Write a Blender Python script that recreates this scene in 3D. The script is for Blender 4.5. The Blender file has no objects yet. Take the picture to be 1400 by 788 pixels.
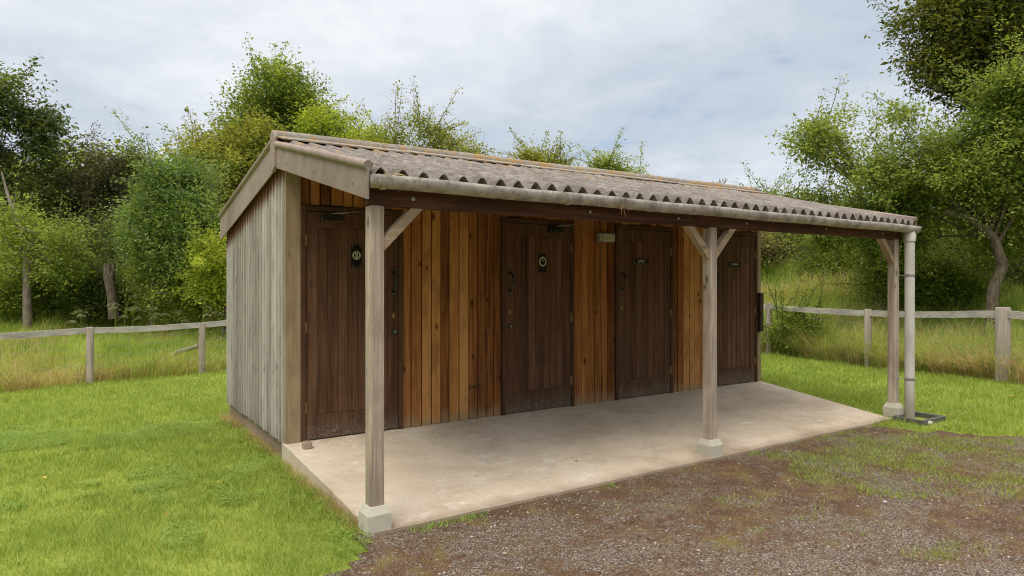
import bpy, math, random
import numpy as np
random.seed(7)
C = bpy.context.scene.collection
rad = math.radians
# ------------------------------------------------------------------ camera frame (building axes are the world axes)
F_PX, HOR = 917.5, 383.0
CAM = np.array([-1.589, -5.943, 1.42]); YAW = rad(33.63)
FW = np.array([math.sin(YAW), math.cos(YAW), 0]); RT = np.array([math.cos(YAW), -math.sin(YAW), 0])
def at(px, d, z=0.0):
    """ground position seen in direction px at distance d"""
    p = CAM + FW*d + RT*((px-700)/F_PX*d); return np.array([p[0], p[1], z])
def at3(px, py, d):
    p = at(px, d); p[2] = CAM[2] + (HOR-py)/F_PX*d; return p
def wx(px):
    k = (px-700)/F_PX; a = CAM[0]; b = -CAM[1]
    u = (b*math.sin(YAW) + k*b*math.cos(YAW))/(math.cos(YAW)-k*math.sin(YAW)); return u + a

# ------------------------------------------------------------------ noise for placement
def _h(ix, iy, s):
    v = np.sin(ix*127.1 + iy*311.7 + s*74.7)*43758.5453; return v-np.floor(v)
def vn(x, y, s=0):
    ix = np.floor(x); iy = np.floor(y); fx = x-ix; fy = y-iy; fx = fx*fx*(3-2*fx); fy = fy*fy*(3-2*fy)
    return (_h(ix, iy, s)*(1-fx)+_h(ix+1, iy, s)*fx)*(1-fy)+(_h(ix, iy+1, s)*(1-fx)+_h(ix+1, iy+1, s)*fx)*fy
def fbm(x, y, s=0):
    return vn(x, y, s)*.5+vn(x*2.1+5, y*2.1+3, s+1)*.3+vn(x*4.3+1, y*4.3+9, s+2)*.2
def sm(a, b, v):
    t = np.clip((v-a)/(b-a), 0, 1); return t*t*(3-2*t)
def gz(x, y):
    x = np.asarray(x, float); y = np.asarray(y, float)
    z = -.165 + 0*x
    z = z + .03*sm(-1.9, .6, y)*sm(8, 5, x)*sm(2, 4, x)
    z = z - .26*sm(1.0, 8.0, y)*sm(5, 0, x) - .015*np.clip(-x-1, 0, 12)*sm(0, 6, y)
    z = z + .13*sm(7.5, 10, x)*sm(.5, -2, y)
    e = np.clip(x-11.0, 0, 60); z = z + 2.6*(1-np.exp(-e*.085))
    n = np.clip(y-8.2, 0, 60)*sm(12, 6, x); z = z + 1.0*(1-np.exp(-n*.05))
    z = z + .85*np.exp(-(((x-16.6)/4.2)**2+((y-6.6)/4.5)**2))
    return z
def gravel(x, y):
    """>0 on the stony yard"""
    w = (fbm(x*1.3, y*1.3, 3)-.5)*.7 + (vn(x*5, y*5, 8)-.5)*.16
    a = -2.02-y
    l = (x+.05)*.74-(y+2.0)*.5*0 + (-(y+2.0))*.67     # right of the left edge line
    l = (x+.22)*.72 + (-(y+2.0))*.69*1.0
    r = (5.75-x)*.8 + (-(y+2.4))*.6
    return np.minimum(a+.04, np.minimum(l, r)+w)
def patch(x, y):
    """grass creeping over the yard 0..1"""
    n = fbm(x*1.6+4, y*2.2+1, 21)
    c = np.exp(-(((x-4.5)/1.5)**2+((y+3.0)/.7)**2)) + .8*np.exp(-(((x-5.6)/.8)**2+((y+3.15)/.5)**2)) + .5*np.exp(-(((x-5.0)/1.0)**2+((y+2.5)/.35)**2))
    return sm(.60, .80, n*1.0+c*.52-.12*sm(3.2, 1.5, x)-.2*sm(-4.0, -4.8, y)+.16*sm(2.5, 5.5, x)*sm(-4.6, -3.6, y)) 

# ------------------------------------------------------------------ materials
class Mat:
    def __init__(s, name, rough=.8, spec=.3):
        s.m = bpy.data.materials.new(name); s.m.use_nodes = True; s.t = s.m.node_tree; s.N = s.t.nodes
        s.b = s.N['Principled BSDF']; s.out = s.N['Material Output']
        s.b.inputs['Roughness'].default_value = rough; s.b.inputs['Specular IOR Level'].default_value = spec
    def put(s, sock, v):
        if isinstance(v, bpy.types.NodeSocket): s.t.links.new(v, sock)
        else:
            if isinstance(v, tuple) and len(v) == 3 and sock.type == 'RGBA': v = (*v, 1)
            sock.default_value = v
    def n(s, ty, ins=None, **props):
        k = s.N.new(ty)
        for a, v in props.items(): setattr(k, a, v)
        for a, v in (ins or {}).items(): s.put(k.inputs[a], v)
        return k
    def pos(s): return s.n('ShaderNodeNewGeometry').outputs['Position']
    def isl(s): return s.n('ShaderNodeNewGeometry').outputs['Random Per Island']
    def math(s, op, a, b=0.0, c=0.0, clamp=False):
        k = s.n('ShaderNodeMath', {0: a, 1: b, 2: c}, operation=op); k.use_clamp = clamp; return k.outputs[0]
    def vmul(s, v, k): return s.n('ShaderNodeVectorMath', {0: v, 1: k}, operation='MULTIPLY').outputs[0]
    def vadd(s, v, k): return s.n('ShaderNodeVectorMath', {0: v, 1: k}, operation='ADD').outputs[0]
    def xyz(s, v): return s.n('ShaderNodeSeparateXYZ', {0: v}).outputs
    def comb(s, x, y, z): return s.n('ShaderNodeCombineXYZ', {0: x, 1: y, 2: z}).outputs[0]
    def noise(s, v, scale, detail=3, rough=.55, dist=0.0):
        return s.n('ShaderNodeTexNoise', {'Vector': v, 'Scale': scale, 'Detail': detail, 'Roughness': rough, 'Distortion': dist}).outputs['Fac']
    def voro(s, v, scale, out='Distance', **p):
        return s.n('ShaderNodeTexVoronoi', {'Vector': v, 'Scale': scale}, **p).outputs[out]
    def ramp(s, f, stops, interp='LINEAR'):
        k = s.n('ShaderNodeValToRGB', {0: f}); e = k.color_ramp.elements; k.color_ramp.interpolation = interp
        while len(e) < len(stops): e.new(.5)
        for i, (p, c) in enumerate(stops): e[i].position = p; e[i].color = (*c, 1) if len(c) == 3 else c
        return k.outputs[0]
    def step(s, f, a, b):
        return s.n('ShaderNodeMapRange', {0: f, 1: a, 2: b}, interpolation_type='SMOOTHSTEP').outputs[0]
    def mix(s, f, a, b, mode='MIX'):
        k = s.n('ShaderNodeMix', data_type='RGBA', blend_type=mode)
        s.put(k.inputs[0], f); s.put(k.inputs[6], a); s.put(k.inputs[7], b); return k.outputs[2]
    def bump(s, h, strength=.5, dist=.01):
        k = s.n('ShaderNodeBump', {'Height': h, 'Strength': strength, 'Distance': dist}); s.t.links.new(k.outputs[0], s.b.inputs['Normal'])
    def col(s, c): s.put(s.b.inputs['Base Color'], c); return s

def wood(name, dark, mid, light, axis='z', rough=.85, spec=.2, knots=.6, after=None, var=.35, bump=.5, grain=1.0):
    s = Mat(name, rough, spec); p = s.pos(); r = s.isl()
    sh = s.comb(s.math('MULTIPLY', r, 37.0), s.math('MULTIPLY', r, 19.0), s.math('MULTIPLY', r, 53.0))
    q = s.vadd(p, sh)
    sc = {'z': (1, 1, .045), 'x': (.045, 1, 1), 'y': (1, .045, 1)}[axis]
    sk = {'z': (1, 1, .5), 'x': (.5, 1, 1), 'y': (1, .5, 1)}[axis]
    g = s.noise(s.vmul(q, sc), 55*grain, 5, .65, .4)
    g2 = s.noise(s.vmul(q, sc), 14*grain, 3, .5, 1.0)
    f = s.math('ADD', s.math('MULTIPLY', g, .55), s.math('MULTIPLY', g2, .45))
    f = s.math('ADD', f, s.math('MULTIPLY', s.math('SUBTRACT', r, .5), var))
    c = s.ramp(f, [(.3, dark), (.5, mid), (.72, light)])
    big = s.noise(s.vmul(q, {'z': (1.5, 1.5, .8), 'x': (.8, 1.5, 1.5), 'y': (1.5, .8, 1.5)}[axis]), 3.2, 4, .6); c = s.mix(s.math('MULTIPLY', s.step(big, .45, .66), .5), c, tuple(v*.6 for v in mid))
    k = s.voro(s.vmul(q, sk), 6.2); kk = s.step(s.math('ADD', k, s.math('MULTIPLY', g, .1)), .21, .1)
    c = s.mix(s.math('MULTIPLY', kk, knots), c, tuple(v*.45 for v in dark))
    if after: c = after(s, c, p, r)
    s.col(c); s.bump(s.math('SUBTRACT', g, s.math('MULTIPLY', kk, .2)), bump, .006)
    return s.m

MT = {}
def stain_front(s, c, p, r):
    x, y, z = s.xyz(p)[:3]
    n = s.noise(s.vmul(p, (1, 1, .4)), 9, 4)
    low = s.step(s.math('ADD', z, s.math('MULTIPLY', s.math('SUBTRACT', n, .5), .22)), .16, .0)
    c = s.mix(s.math('MULTIPLY', low, .6), c, (.34, .26, .16))
    pale = s.step(s.noise(p, 30, 4), .62, .75)
    return s.mix(s.math('MULTIPLY', pale, .15), c, (.36, .2, .09))
MT['orange'] = wood('orange_stained_boards', (.13, .043, .014), (.41, .165, .05), (.61, .31, .11), knots=.85, after=stain_front, var=.46)
def stain_side(s, c, p, r):
    x, y, z = s.xyz(p)[:3]
    line = s.math('SUBTRACT', 2.42, s.math('MULTIPLY', y, .2))
    d = s.math('SUBTRACT', line, z)
    n = s.noise(s.vmul(p, (1, 1, .12)), 26, 3)
    t = s.step(s.math('SUBTRACT', d, s.math('MULTIPLY', n, .3)), .04, -.1)
    c = s.mix(s.math('MULTIPLY', t, .85), c, (.22, .065, .025))
    bottom = s.step(z, .18, -.02)
    n2 = s.noise(p, 5, 4)
    return s.mix(s.math('MULTIPLY', s.math('MULTIPLY', bottom, n2), .5), c, (.16, .15, .10))
MT['grey'] = wood('weathered_grey_boards', (.27, .245, .215), (.48, .445, .40), (.65, .615, .565), knots=.5, after=stain_side, var=.22, grain=1.1)
MT['post'] = wood('weathered_post_timber', (.17, .12, .09), (.44, .36, .285), (.66, .575, .49), knots=.8, var=.1)
MT['post_x'] = wood('weathered_brace_timber', (.2, .13, .08), (.42, .31, .2), (.56, .45, .33), axis='x', knots=.8, var=.2)
MT['corner'] = wood('pale_corner_board', (.2, .13, .075), (.36, .265, .165), (.46, .36, .245), knots=.8, var=.2)
MT['beam'] = wood('dark_red_beam', (.04, .018, .012), (.10, .045, .03), (.19, .10, .07), axis='x', knots=.4, var=.1)
MT['rafter'] = wood('rafter_timber', (.05, .03, .018), (.12, .075, .045), (.2, .13, .08), axis='y', knots=.4)
MT['fpost'] = wood('fence_post_timber', (.18, .145, .115), (.36, .31, .26), (.52, .46, .40), knots=.6, var=.2)
MT['frail'] = wood('fence_rail_timber', (.24, .215, .19), (.45, .41, .37), (.63, .59, .545), axis='x', knots=.4, var=.25)
MT['frail_y'] = wood('fence_rail_timber_y', (.24, .215, .19), (.45, .41, .37), (.63, .59, .545), axis='y', knots=.4, var=.25)
def door_wear(s, c, p, r):
    x, y, z = s.xyz(p)[:3]
    n = s.noise(p, 7, 4)
    wet = s.step(s.math('ADD', z, s.math('MULTIPLY', n, .3)), .42, .1)
    c = s.mix(s.math('MULTIPLY', wet, .5), c, (.12, .1, .075))
    sp = s.noise(p, 120, 3, .7)
    m = s.math('MULTIPLY', s.step(sp, .56, .62), s.step(s.math('ADD', z, s.math('MULTIPLY', s.noise(p, 12, 4), .35)), .37, .14))
    c = s.mix(s.math('MULTIPLY', m, .8), c, (.55, .53, .48))
    sc = s.noise(s.vmul(p, (1, 1, .08)), 46, 2)
    return s.mix(s.math('MULTIPLY', s.step(sc, .68, .76), .35), c, (.25, .15, .09))
MT['door'] = wood('dark_brown_door', (.055, .026, .015), (.135, .068, .04), (.21, .115, .07), rough=.8, spec=.15, knots=.3, after=door_wear, var=.15, bump=.3)
MT['frame'] = wood('dark_brown_frame', (.045, .022, .013), (.10, .052, .032), (.15, .082, .05), rough=.8, spec=.15, knots=.2, var=.05, bump=.3)

def concrete(name, a, b, c2, rough=.9, slab=False):
    s = Mat(name, rough, .2); p = s.pos()
    n = s.noise(p, 1.3, 6, .65, .3); n2 = s.noise(p, 24, 4, .7); n3 = s.noise(p, 160, 2)
    c = s.ramp(n, [(.3, a), (.52, b), (.72, c2)])
    c = s.mix(s.math('MULTIPLY', s.step(n2, .5, .75), .28), c, tuple(v*.6 for v in a))
    c = s.mix(s.math('MULTIPLY', s.step(n3, .55, .75), .2), c, (.1, .085, .07))
    if slab:
        x, y, z = s.xyz(p)[:3]
        w = s.noise(s.vmul(p, (1, 2.2, 1)), 2.6, 5, .7, 1.2)
        c = s.mix(s.math('MULTIPLY', s.step(w, .58, .68), .6), c, (.72, .68, .6))
        sp = s.noise(p, 11, 5, .75)
        nearw = s.step(y, -.75, -.15)
        c = s.mix(s.math('MULTIPLY', s.math('MULTIPLY', s.step(sp, .56, .66), nearw), .6), c, (.8, .77, .7))
        e = s.step(s.math('ADD', y, s.math('MULTIPLY', n, .25)), -1.72, -1.98)
        c = s.mix(s.math('MULTIPLY', e, .65), c, (.2, .13, .085))
        d2 = s.noise(p, 4.2, 5, .7); c = s.mix(s.math('MULTIPLY', s.step(d2, .5, .7), .3), c, (.3, .22, .155))
        dk = s.voro(p, 3.1); c = s.mix(s.math('MULTIPLY', s.step(dk, .035, .015), .7), c, (.1, .08, .06))
    s.col(c); s.bump(s.math('ADD', n2, n3), .35, .004); return s.m
MT['slab'] = concrete('veranda_concrete', (.48, .395, .285), (.60, .51, .385), (.68, .60, .48), slab=True)
MT['plinth'] = concrete('plinth_concrete', (.47, .45, .36), (.6, .58, .48), (.68, .66, .56))
MT['found'] = concrete('foundation_concrete', (.22, .165, .12), (.33, .25, .18), (.42, .34, .25))
MT['stone'] = concrete('grey_stone', (.25, .22, .18), (.4, .37, .32), (.5, .48, .43))
def roofmat(name, lich, base):
    s = Mat(name, .92, .15); p = s.pos(); x, y, z = s.xyz(p)[:3]
    n = s.noise(p, 3.5, 6, .7); st = s.noise(s.vmul(p, (1, .25, 1)), 34, 4, .7); n3 = s.noise(p, 75, 3, .7)
    f = s.math('ADD', s.math('MULTIPLY', n, .5), s.math('MULTIPLY', st, .5))
    c = s.ramp(f, base)
    c = s.mix(s.math('MULTIPLY', s.step(n3, .6, .7), .6), c, (.58, .53, .47))
    c = s.mix(s.math('MULTIPLY', s.step(s.noise(p, 48, 3), .58, .7), .5), c, (.09, .075, .06))
    l = s.noise(p, 6, 5, .75, .5)
    thr = s.math('ADD', l, s.math('MULTIPLY', s.step(y, -1.3, .1), lich))
    c = s.mix(s.math('MULTIPLY', s.step(thr, .6, .7), .8), c, s.mix(s.step(n3, .4, .6), (.43, .22, .055), (.36, .25, .12)))
    dk = s.noise(p, 9, 5, .8); c = s.mix(s.math('MULTIPLY', s.step(dk, .56, .68), .45), c, (.1, .09, .065))
    s.col(c); s.bump(s.math('ADD', st, n3), .7, .006); return s.m
MT['roof'] = roofmat('lichened_cement_sheet', .1, [(.34, (.095, .084, .072)), (.5, (.215, .19, .163)), (.66, (.37, .335, .30))])
MT['ridge'] = roofmat('lichened_ridge_cap', .12, [(.3, (.15, .135, .11)), (.5, (.3, .27, .225)), (.7, (.43, .4, .34))])
MT['barge'] = concrete('pinkish_cement_bargeboard', (.21, .165, .135), (.345, .275, .235), (.42, .345, .30))
def gut():
    s = Mat('weathered_grey_gutter', .6, .35); p = s.pos()
    n = s.noise(s.vmul(p, (.8, 1, 1)), 8, 5, .7); n2 = s.noise(s.vmul(p, (1, 1, .3)), 40, 3)
    c = s.ramp(n, [(.3, (.14, .122, .105)), (.48, (.37, .33, .29)), (.68, (.54, .50, .45))])
    c = s.mix(s.math('MULTIPLY', s.step(n2, .55, .7), .5), c, (.12, .11, .08)); s.col(c); s.bump(n2, .3, .003); return s.m
MT['gutter'] = gut()
def pipe():
    s = Mat('grey_white_downpipe', .5, .4); p = s.pos(); n = s.noise(s.vmul(p, (1, 1, .4)), 7, 4)
    c = s.ramp(n, [(.3, (.42, .39, .355)), (.5, (.57, .54, .50)), (.7, (.65, .62, .585))])
    z = s.xyz(p)[2]; c = s.mix(s.step(z, .35, -.15), c, (.34, .31, .25)); s.col(c); return s.m
MT['pipe'] = pipe()
def plain(name, c, rough=.5, metal=0.0, spec=.5):
    s = Mat(name, rough, spec); p = s.pos(); n = s.noise(p, 60, 3)
    s.col(s.mix(s.math('MULTIPLY', n, .5), c, tuple(v*.55 for v in c))); s.b.inputs['Metallic'].default_value = metal; return s.m
MT['black'] = plain('black_metal', (.012, .012, .012), .25, 0.0, .9)
MT['sign'] = plain('black_sign_plate', (.01, .01, .009), .5, 0.0, .2)
MT['cream'] = plain('cream_lettering', (.62, .64, .47), .5)
MT['brass'] = plain('brass', (.36, .24, .10), .5, .7)
MT['steel'] = plain('galvanised_steel', (.45, .45, .44), .45, .8)
MT['lampbody'] = plain('grey_lamp_body', (.30, .29, .26), .5)
MT['lampglass'] = plain('white_lamp_diffuser', (.5, .49, .42), .3)
MT['darktray'] = plain('grey_drain_frame', (.12, .115, .105), .8)
MT['darkbox'] = plain('dark_brown_box', (.04, .024, .017), .6)
MT['void'] = plain('dark_interior', (.02, .016, .012), .9)
MT['wire'] = plain('fence_wire', (.33, .34, .33), .5, .6)

def bark(name, a, b):
    s = Mat(name, .95, .1); p = s.pos()
    n = s.noise(s.vmul(p, (1, 1, .25)), 22, 5, .7); m = s.noise(p, 3, 3)
    c = s.ramp(n, [(.35, a), (.65, b)]); c = s.mix(s.math('MULTIPLY', s.step(m, .5, .65), .35), c, (.10, .12, .05))
    s.col(c); s.bump(n, .9, .02); return s.m
MT['bark'] = bark('brown_bark', (.06, .045, .03), (.2, .16, .12))
MT['barkpale'] = bark('pale_bark', (.16, .13, .1), (.36, .31, .25))
MT['deadwood'] = bark('grey_dead_wood', (.17, .15, .12), (.38, .34, .28))

def leaf(name, a, b, c3, tr=.35, rough=.6, yellow=.006, scale=.5, bigw=.4):
    if name.endswith('leaves'): a, b, c3 = [(min(.6, v[0]*1.45), min(.7, v[1]*1.38), v[2]*1.5) for v in (a, b, c3)]; tr = .45
    s = Mat(name, rough, .25); r = s.isl(); p = s.pos()
    big = s.noise(p, scale, 3)
    f = s.math('ADD', s.math('MULTIPLY', r, 1-bigw), s.math('MULTIPLY', s.step(big, .32, .68), bigw))
    c = s.ramp(f, [(.2, a), (.5, b), (.8, c3)])
    c = s.mix(s.step(r, 1-yellow*1.2, 1-yellow), c, (.32, .22, .03))
    s.col(c)
    t = s.n('ShaderNodeBsdfTranslucent', {'Color': s.mix(.5, c, s.mix(1.0, c, (1.6, 1.5, .35), 'MULTIPLY'))})
    mx = s.n('ShaderNodeMixShader', {0: tr, 1: s.b.outputs[0], 2: t.outputs[0]})
    s.t.links.new(mx.outputs[0], s.out.inputs['Surface']); return s.m
MT['l_dark'] = leaf('dark_leaves', (.045, .07, .02), (.085, .125, .032), (.15, .19, .05))
MT['l_purple'] = leaf('dull_dark_leaves', (.045, .05, .022), (.085, .095, .04), (.13, .13, .06))
MT['l_mid'] = leaf('mid_green_leaves', (.085, .13, .02), (.165, .23, .036), (.27, .34, .06))
MT['l_ash'] = leaf('blue_green_ash_leaves', (.08, .135, .035), (.14, .22, .055), (.23, .32, .09))
MT['l_yel'] = leaf('yellow_green_leaves', (.14, .19, .02), (.24, .31, .03), (.36, .42, .06))
MT['l_olive'] = leaf('olive_leaves', (.10, .13, .02), (.19, .22, .04), (.29, .31, .06))
MT['l_fruit'] = leaf('fruit_tree_leaves', (.09, .14, .025), (.17, .235, .045), (.28, .34, .08))
MT['l_chest'] = leaf('chestnut_leaves', (.04, .06, .012), (.08, .105, .02), (.15, .16, .03))
MT['l_brown'] = leaf('brownish_thicket_leaves', (.10, .10, .04), (.17, .165, .07), (.25, .25, .1), yellow=.03)
MT['g_lawn'] = leaf('lawn_grass', (.19, .28, .045), (.32, .43, .08), (.52, .62, .19), .45, .5, .03, 3.0, .14)
MT['g_clover'] = leaf('clover_leaf', (.17, .29, .045), (.27, .41, .07), (.38, .52, .12), .3, .5, .01, .9)
MT['g_meadow'] = leaf('meadow_grass', (.18, .29, .05), (.34, .48, .09), (.58, .65, .22), .55, .6, .06, 1.1, .55)
MT['g_straw'] = leaf('dry_straw', (.34, .21, .10), (.58, .43, .24), (.76, .64, .41), .45, .7, .0, .7)
MT['g_moss'] = leaf('yellow_green_moss_tuft', (.16, .2, .02), (.26, .31, .035), (.38, .42, .06), .3, .7, .05, 1.2)
MT['umbel'] = leaf('cream_umbel', (.35, .33, .22), (.5, .48, .36), (.62, .6, .47), .2, .7, .0)
MT['leafy'] = leaf('fallen_leaf', (.25, .10, .03), (.45, .28, .05), (.6, .5, .08), .1, .7, .0)

def ground_mat():
    s = Mat('lawn_soil', .95, .1); p = s.pos()
    n = s.noise(p, 1.2, 5, .6); n2 = s.noise(p, 30, 4, .7)
    c = s.ramp(n, [(.35, (.19, .24, .035)), (.6, (.29, .34, .06))])
    c = s.mix(s.math('MULTIPLY', s.step(n2, .5, .7), .5), c, (.09, .075, .03))
    s.col(c); s.bump(n2, .6, .02); return s.m
MT['ground'] = ground_mat()
def gravel_mat():
    s = Mat('gravel_and_moss', .95, .15); p = s.pos()
    v = s.n('ShaderNodeTexVoronoi', {'Vector': p, 'Scale': 165.0})
    hx = s.xyz(v.outputs['Color'])[0]
    c = s.ramp(hx, [(.0, (.06, .042, .028)), (.5, (.195, .15, .108)), (.85, (.34, .28, .215)), (.97, (.62, .55, .46))])
    n = s.noise(p, 1.25, 6, .72, .6); n2 = s.noise(p, 14, 5, .75)
    mm = s.math('ADD', s.math('MULTIPLY', n, .6), s.math('MULTIPLY', n2, .4))
    moss = s.ramp(s.noise(p, 5, 4), [(.35, (.12, .055, .028)), (.55, (.19, .10, .042)), (.68, (.25, .2, .045))])
    c = s.mix(s.math('MULTIPLY', s.step(mm, .44, .55), .75), c, moss)
    s.col(c); s.bump(s.math('SUBTRACT', n2, v.outputs['Distance']), .9, .012); return s.m
MT['gravel'] = gravel_mat()
def stones_mat():
    s = Mat('gravel_stones', .9, .25); r = s.isl()
    s.col(s.ramp(r, [(0, (.075, .052, .034)), (.4, (.2, .152, .11)), (.75, (.31, .262, .21)), (.93, (.44, .395, .34)), (1, (.68, .64, .58))])); return s.m
MT['stones'] = stones_mat()

# ------------------------------------------------------------------ mesh building
class MB:
    def __init__(s): s.v = []; s.f = []; s.smooth = []
    def add(s, vs, fs, smooth=False):
        k = len(s.v); s.v += [tuple(map(float, v)) for v in vs]; s.f += [tuple(i+k for i in f) for f in fs]; s.smooth += [smooth]*len(fs); return s
    def box(s, x0, x1, y0, y1, z0, z1):
        return s.add([(x0, y0, z0), (x1, y0, z0), (x1, y1, z0), (x0, y1, z0), (x0, y0, z1), (x1, y0, z1), (x1, y1, z1), (x0, y1, z1)],
                     [(0, 3, 2, 1), (4, 5, 6, 7), (0, 1, 5, 4), (1, 2, 6, 5), (2, 3, 7, 6), (3, 0, 4, 7)])
    def bbox(s, x0, x1, y0, y1, z0, z1, b=.004):
        """box with chamfered edges"""
        import bmesh
        bm = bmesh.new(); vs = [bm.verts.new(c) for c in [(x0, y0, z0), (x1, y0, z0), (x1, y1, z0), (x0, y1, z0), (x0, y0, z1), (x1, y0, z1), (x1, y1, z1), (x0, y1, z1)]]
        for f in [(0, 3, 2, 1), (4, 5, 6, 7), (0, 1, 5, 4), (1, 2, 6, 5), (2, 3, 7, 6), (3, 0, 4, 7)]: bm.faces.new([vs[i] for i in f])
        bmesh.ops.bevel(bm, geom=bm.edges[:], offset=b, segments=1, affect='EDGES')
        bm.verts.index_update(); s.add([v.co for v in bm.verts], [[v.index for v in f.verts] for f in bm.faces]); bm.free(); return s
    def prism(s, poly, axis, a0, a1):
        """poly: 2-D outline; axis: extrusion axis"""
        n = len(poly)
        def P(q, a): return {'x': (a, q[0], q[1]), 'y': (q[0], a, q[1]), 'z': (q[0], q[1], a)}[axis]
        vs = [P(q, a0) for q in poly]+[P(q, a1) for q in poly]
        return s.add(vs, [tuple(range(n))[::-1], tuple(range(n, 2*n))]+[(i, (i+1) % n, n+(i+1) % n, n+i) for i in range(n)])
    def tube(s, pts, rs, sides=8, cap=True, smooth=True):
        pts = np.array(pts, float); n = len(pts)
        if np.isscalar(rs): rs = [rs]*n
        T = np.gradient(pts, axis=0); T /= np.linalg.norm(T, axis=1)[:, None]+1e-9
        up = np.array([0, 0, 1.]) if abs(T[0][2]) < .9 else np.array([1., 0, 0])
        vs = []
        A = np.cross(T[0], up); A /= np.linalg.norm(A)
        for i in range(n):
            A = A-T[i]*A.dot(T[i]); A /= np.linalg.norm(A)+1e-9; B = np.cross(T[i], A)
            for k in range(sides):
                t = 2*math.pi*k/sides; vs.append(pts[i]+(A*math.cos(t)+B*math.sin(t))*rs[i])
        fs = [(i*sides+k, i*sides+(k+1) % sides, (i+1)*sides+(k+1) % sides, (i+1)*sides+k) for i in range(n-1) for k in range(sides)]
        s.add(vs, fs, smooth)
        if cap: s.add(vs[:sides], [tuple(range(sides))[::-1]]); s.add(vs[-sides:], [tuple(range(sides))])
        return s
    def disc(s, c, r, axis='y', th=.003, n=24, ry=None):
        ry = ry or r
        poly = [(c[0]+r*math.cos(2*math.pi*i/n), c[2]+ry*math.sin(2*math.pi*i/n)) for i in range(n)]
        return s.prism(poly, 'y', c[1]-th, c[1])
    def build(s, name, mat, parent=None):
        me = bpy.data.meshes.new(name); me.from_pydata(s.v, [], s.f); me.polygons.foreach_set('use_smooth', s.smooth); me.materials.append(mat)
        import bmesh
        bm = bmesh.new(); bm.from_mesh(me); bmesh.ops.recalc_face_normals(bm, faces=bm.faces); bm.to_mesh(me); bm.free()
        o = bpy.data.objects.new(name, me); C.objects.link(o)
        if parent:
            o.parent = parent; w = parent; off = np.zeros(3)
            while w: off += np.array(w.location); w = w.parent
            if np.abs(off).max() > 0:
                n = len(me.vertices); co = np.empty(n*3, 'f'); me.vertices.foreach_get('co', co)
                co = co.reshape(-1, 3)-off; me.vertices.foreach_set('co', co.ravel().astype('f')); me.update()
        return o
def np_mesh(name, verts, per, mat, parent=None, mats=None, midx=None, smooth=False):
    """verts (N*per,3), each face uses per consecutive verts"""
    verts = np.asarray(verts, 'f').reshape(-1, 3); nv = len(verts); nf = nv//per
    if parent: verts = verts-np.array(parent.location, 'f')
    me = bpy.data.meshes.new(name); me.vertices.add(nv); me.vertices.foreach_set('co', verts.ravel())
    me.loops.add(nv); me.loops.foreach_set('vertex_index', np.arange(nv, dtype='i'))
    me.polygons.add(nf); me.polygons.foreach_set('loop_start', np.arange(0, nv, per, dtype='i')); me.polygons.foreach_set('loop_total', np.full(nf, per, 'i'))
    for m in (mats or [mat]): me.materials.append(m)
    if midx is not None: me.polygons.foreach_set('material_index', midx.astype('i'))
    me.update(); me.validate(); o = bpy.data.objects.new(name, me); C.objects.link(o); o.parent = parent; return o
def grid_mesh(name, V, Fc, mat, smooth=True):
    me = bpy.data.meshes.new(name); V = np.asarray(V, 'f'); Fc = np.asarray(Fc, 'i'); nf, k = Fc.shape
    me.vertices.add(len(V)); me.vertices.foreach_set('co', V.ravel()); me.loops.add(nf*k); me.loops.foreach_set('vertex_index', Fc.ravel())
    me.polygons.add(nf); me.polygons.foreach_set('loop_start', np.arange(0, nf*k, k, dtype='i')); me.polygons.foreach_set('loop_total', np.full(nf, k, 'i'))
    me.polygons.foreach_set('use_smooth', np.full(nf, smooth)); me.materials.append(mat); me.update(); me.validate()
    o = bpy.data.objects.new(name, me); C.objects.link(o); return o
def tag(o, label=None, cat=None, group=None, kind=None):
    if label: o['label'] = label
    if cat: o['category'] = cat
    if group: o['group'] = group
    if kind: o['kind'] = kind
    return o
def empty(name, loc=(0, 0, 0), **k):
    o = bpy.data.objects.new(name, None); C.objects.link(o); o.location = [float(v) for v in loc]; o.empty_display_size = .2; return tag(o, **k)

# ------------------------------------------------------------------ ground
xs = np.unique(np.concatenate([np.linspace(-150, -14, 16), np.arange(-14, 24, .3), np.linspace(24, 170, 18)]))
ys = np.unique(np.concatenate([np.linspace(-60, -9, 12), np.arange(-9, 26, .3), np.linspace(26, 180, 18)]))
X, Y = np.meshgrid(xs, ys, indexing='ij'); Z = gz(X, Y)
V = np.stack([X, Y, Z], -1).reshape(-1, 3); ny = len(ys)
I, J = np.meshgrid(np.arange(len(xs)-1), np.arange(ny-1), indexing='ij'); a = (I*ny+J).ravel()
tag(grid_mesh('ground', V, np.stack([a, a+ny, a+ny+1, a+1], -1), MT['ground']), kind='structure')
g = .08; xs = np.arange(-9, 16, g); ys = np.arange(-12, -1.9, g)
X, Y = np.meshgrid(xs, ys, indexing='ij'); Z = gz(X, Y)+.006+.006*fbm(X*2.5, Y*2.5, 5)
K = gravel(X, Y) > -.15; V = np.stack([X, Y, Z], -1).reshape(-1, 3); ny = len(ys)
I, J = np.meshgrid(np.arange(len(xs)-1), np.arange(ny-1), indexing='ij'); keep = (K[:-1, :-1] & K[1:, :-1] & K[1:, 1:] & K[:-1, 1:]).ravel()
a = (I*ny+J).ravel()[keep]
tag(grid_mesh('gravel_yard', V, np.stack([a, a+ny, a+ny+1, a+1], -1), MT['gravel']), kind='structure')

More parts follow.
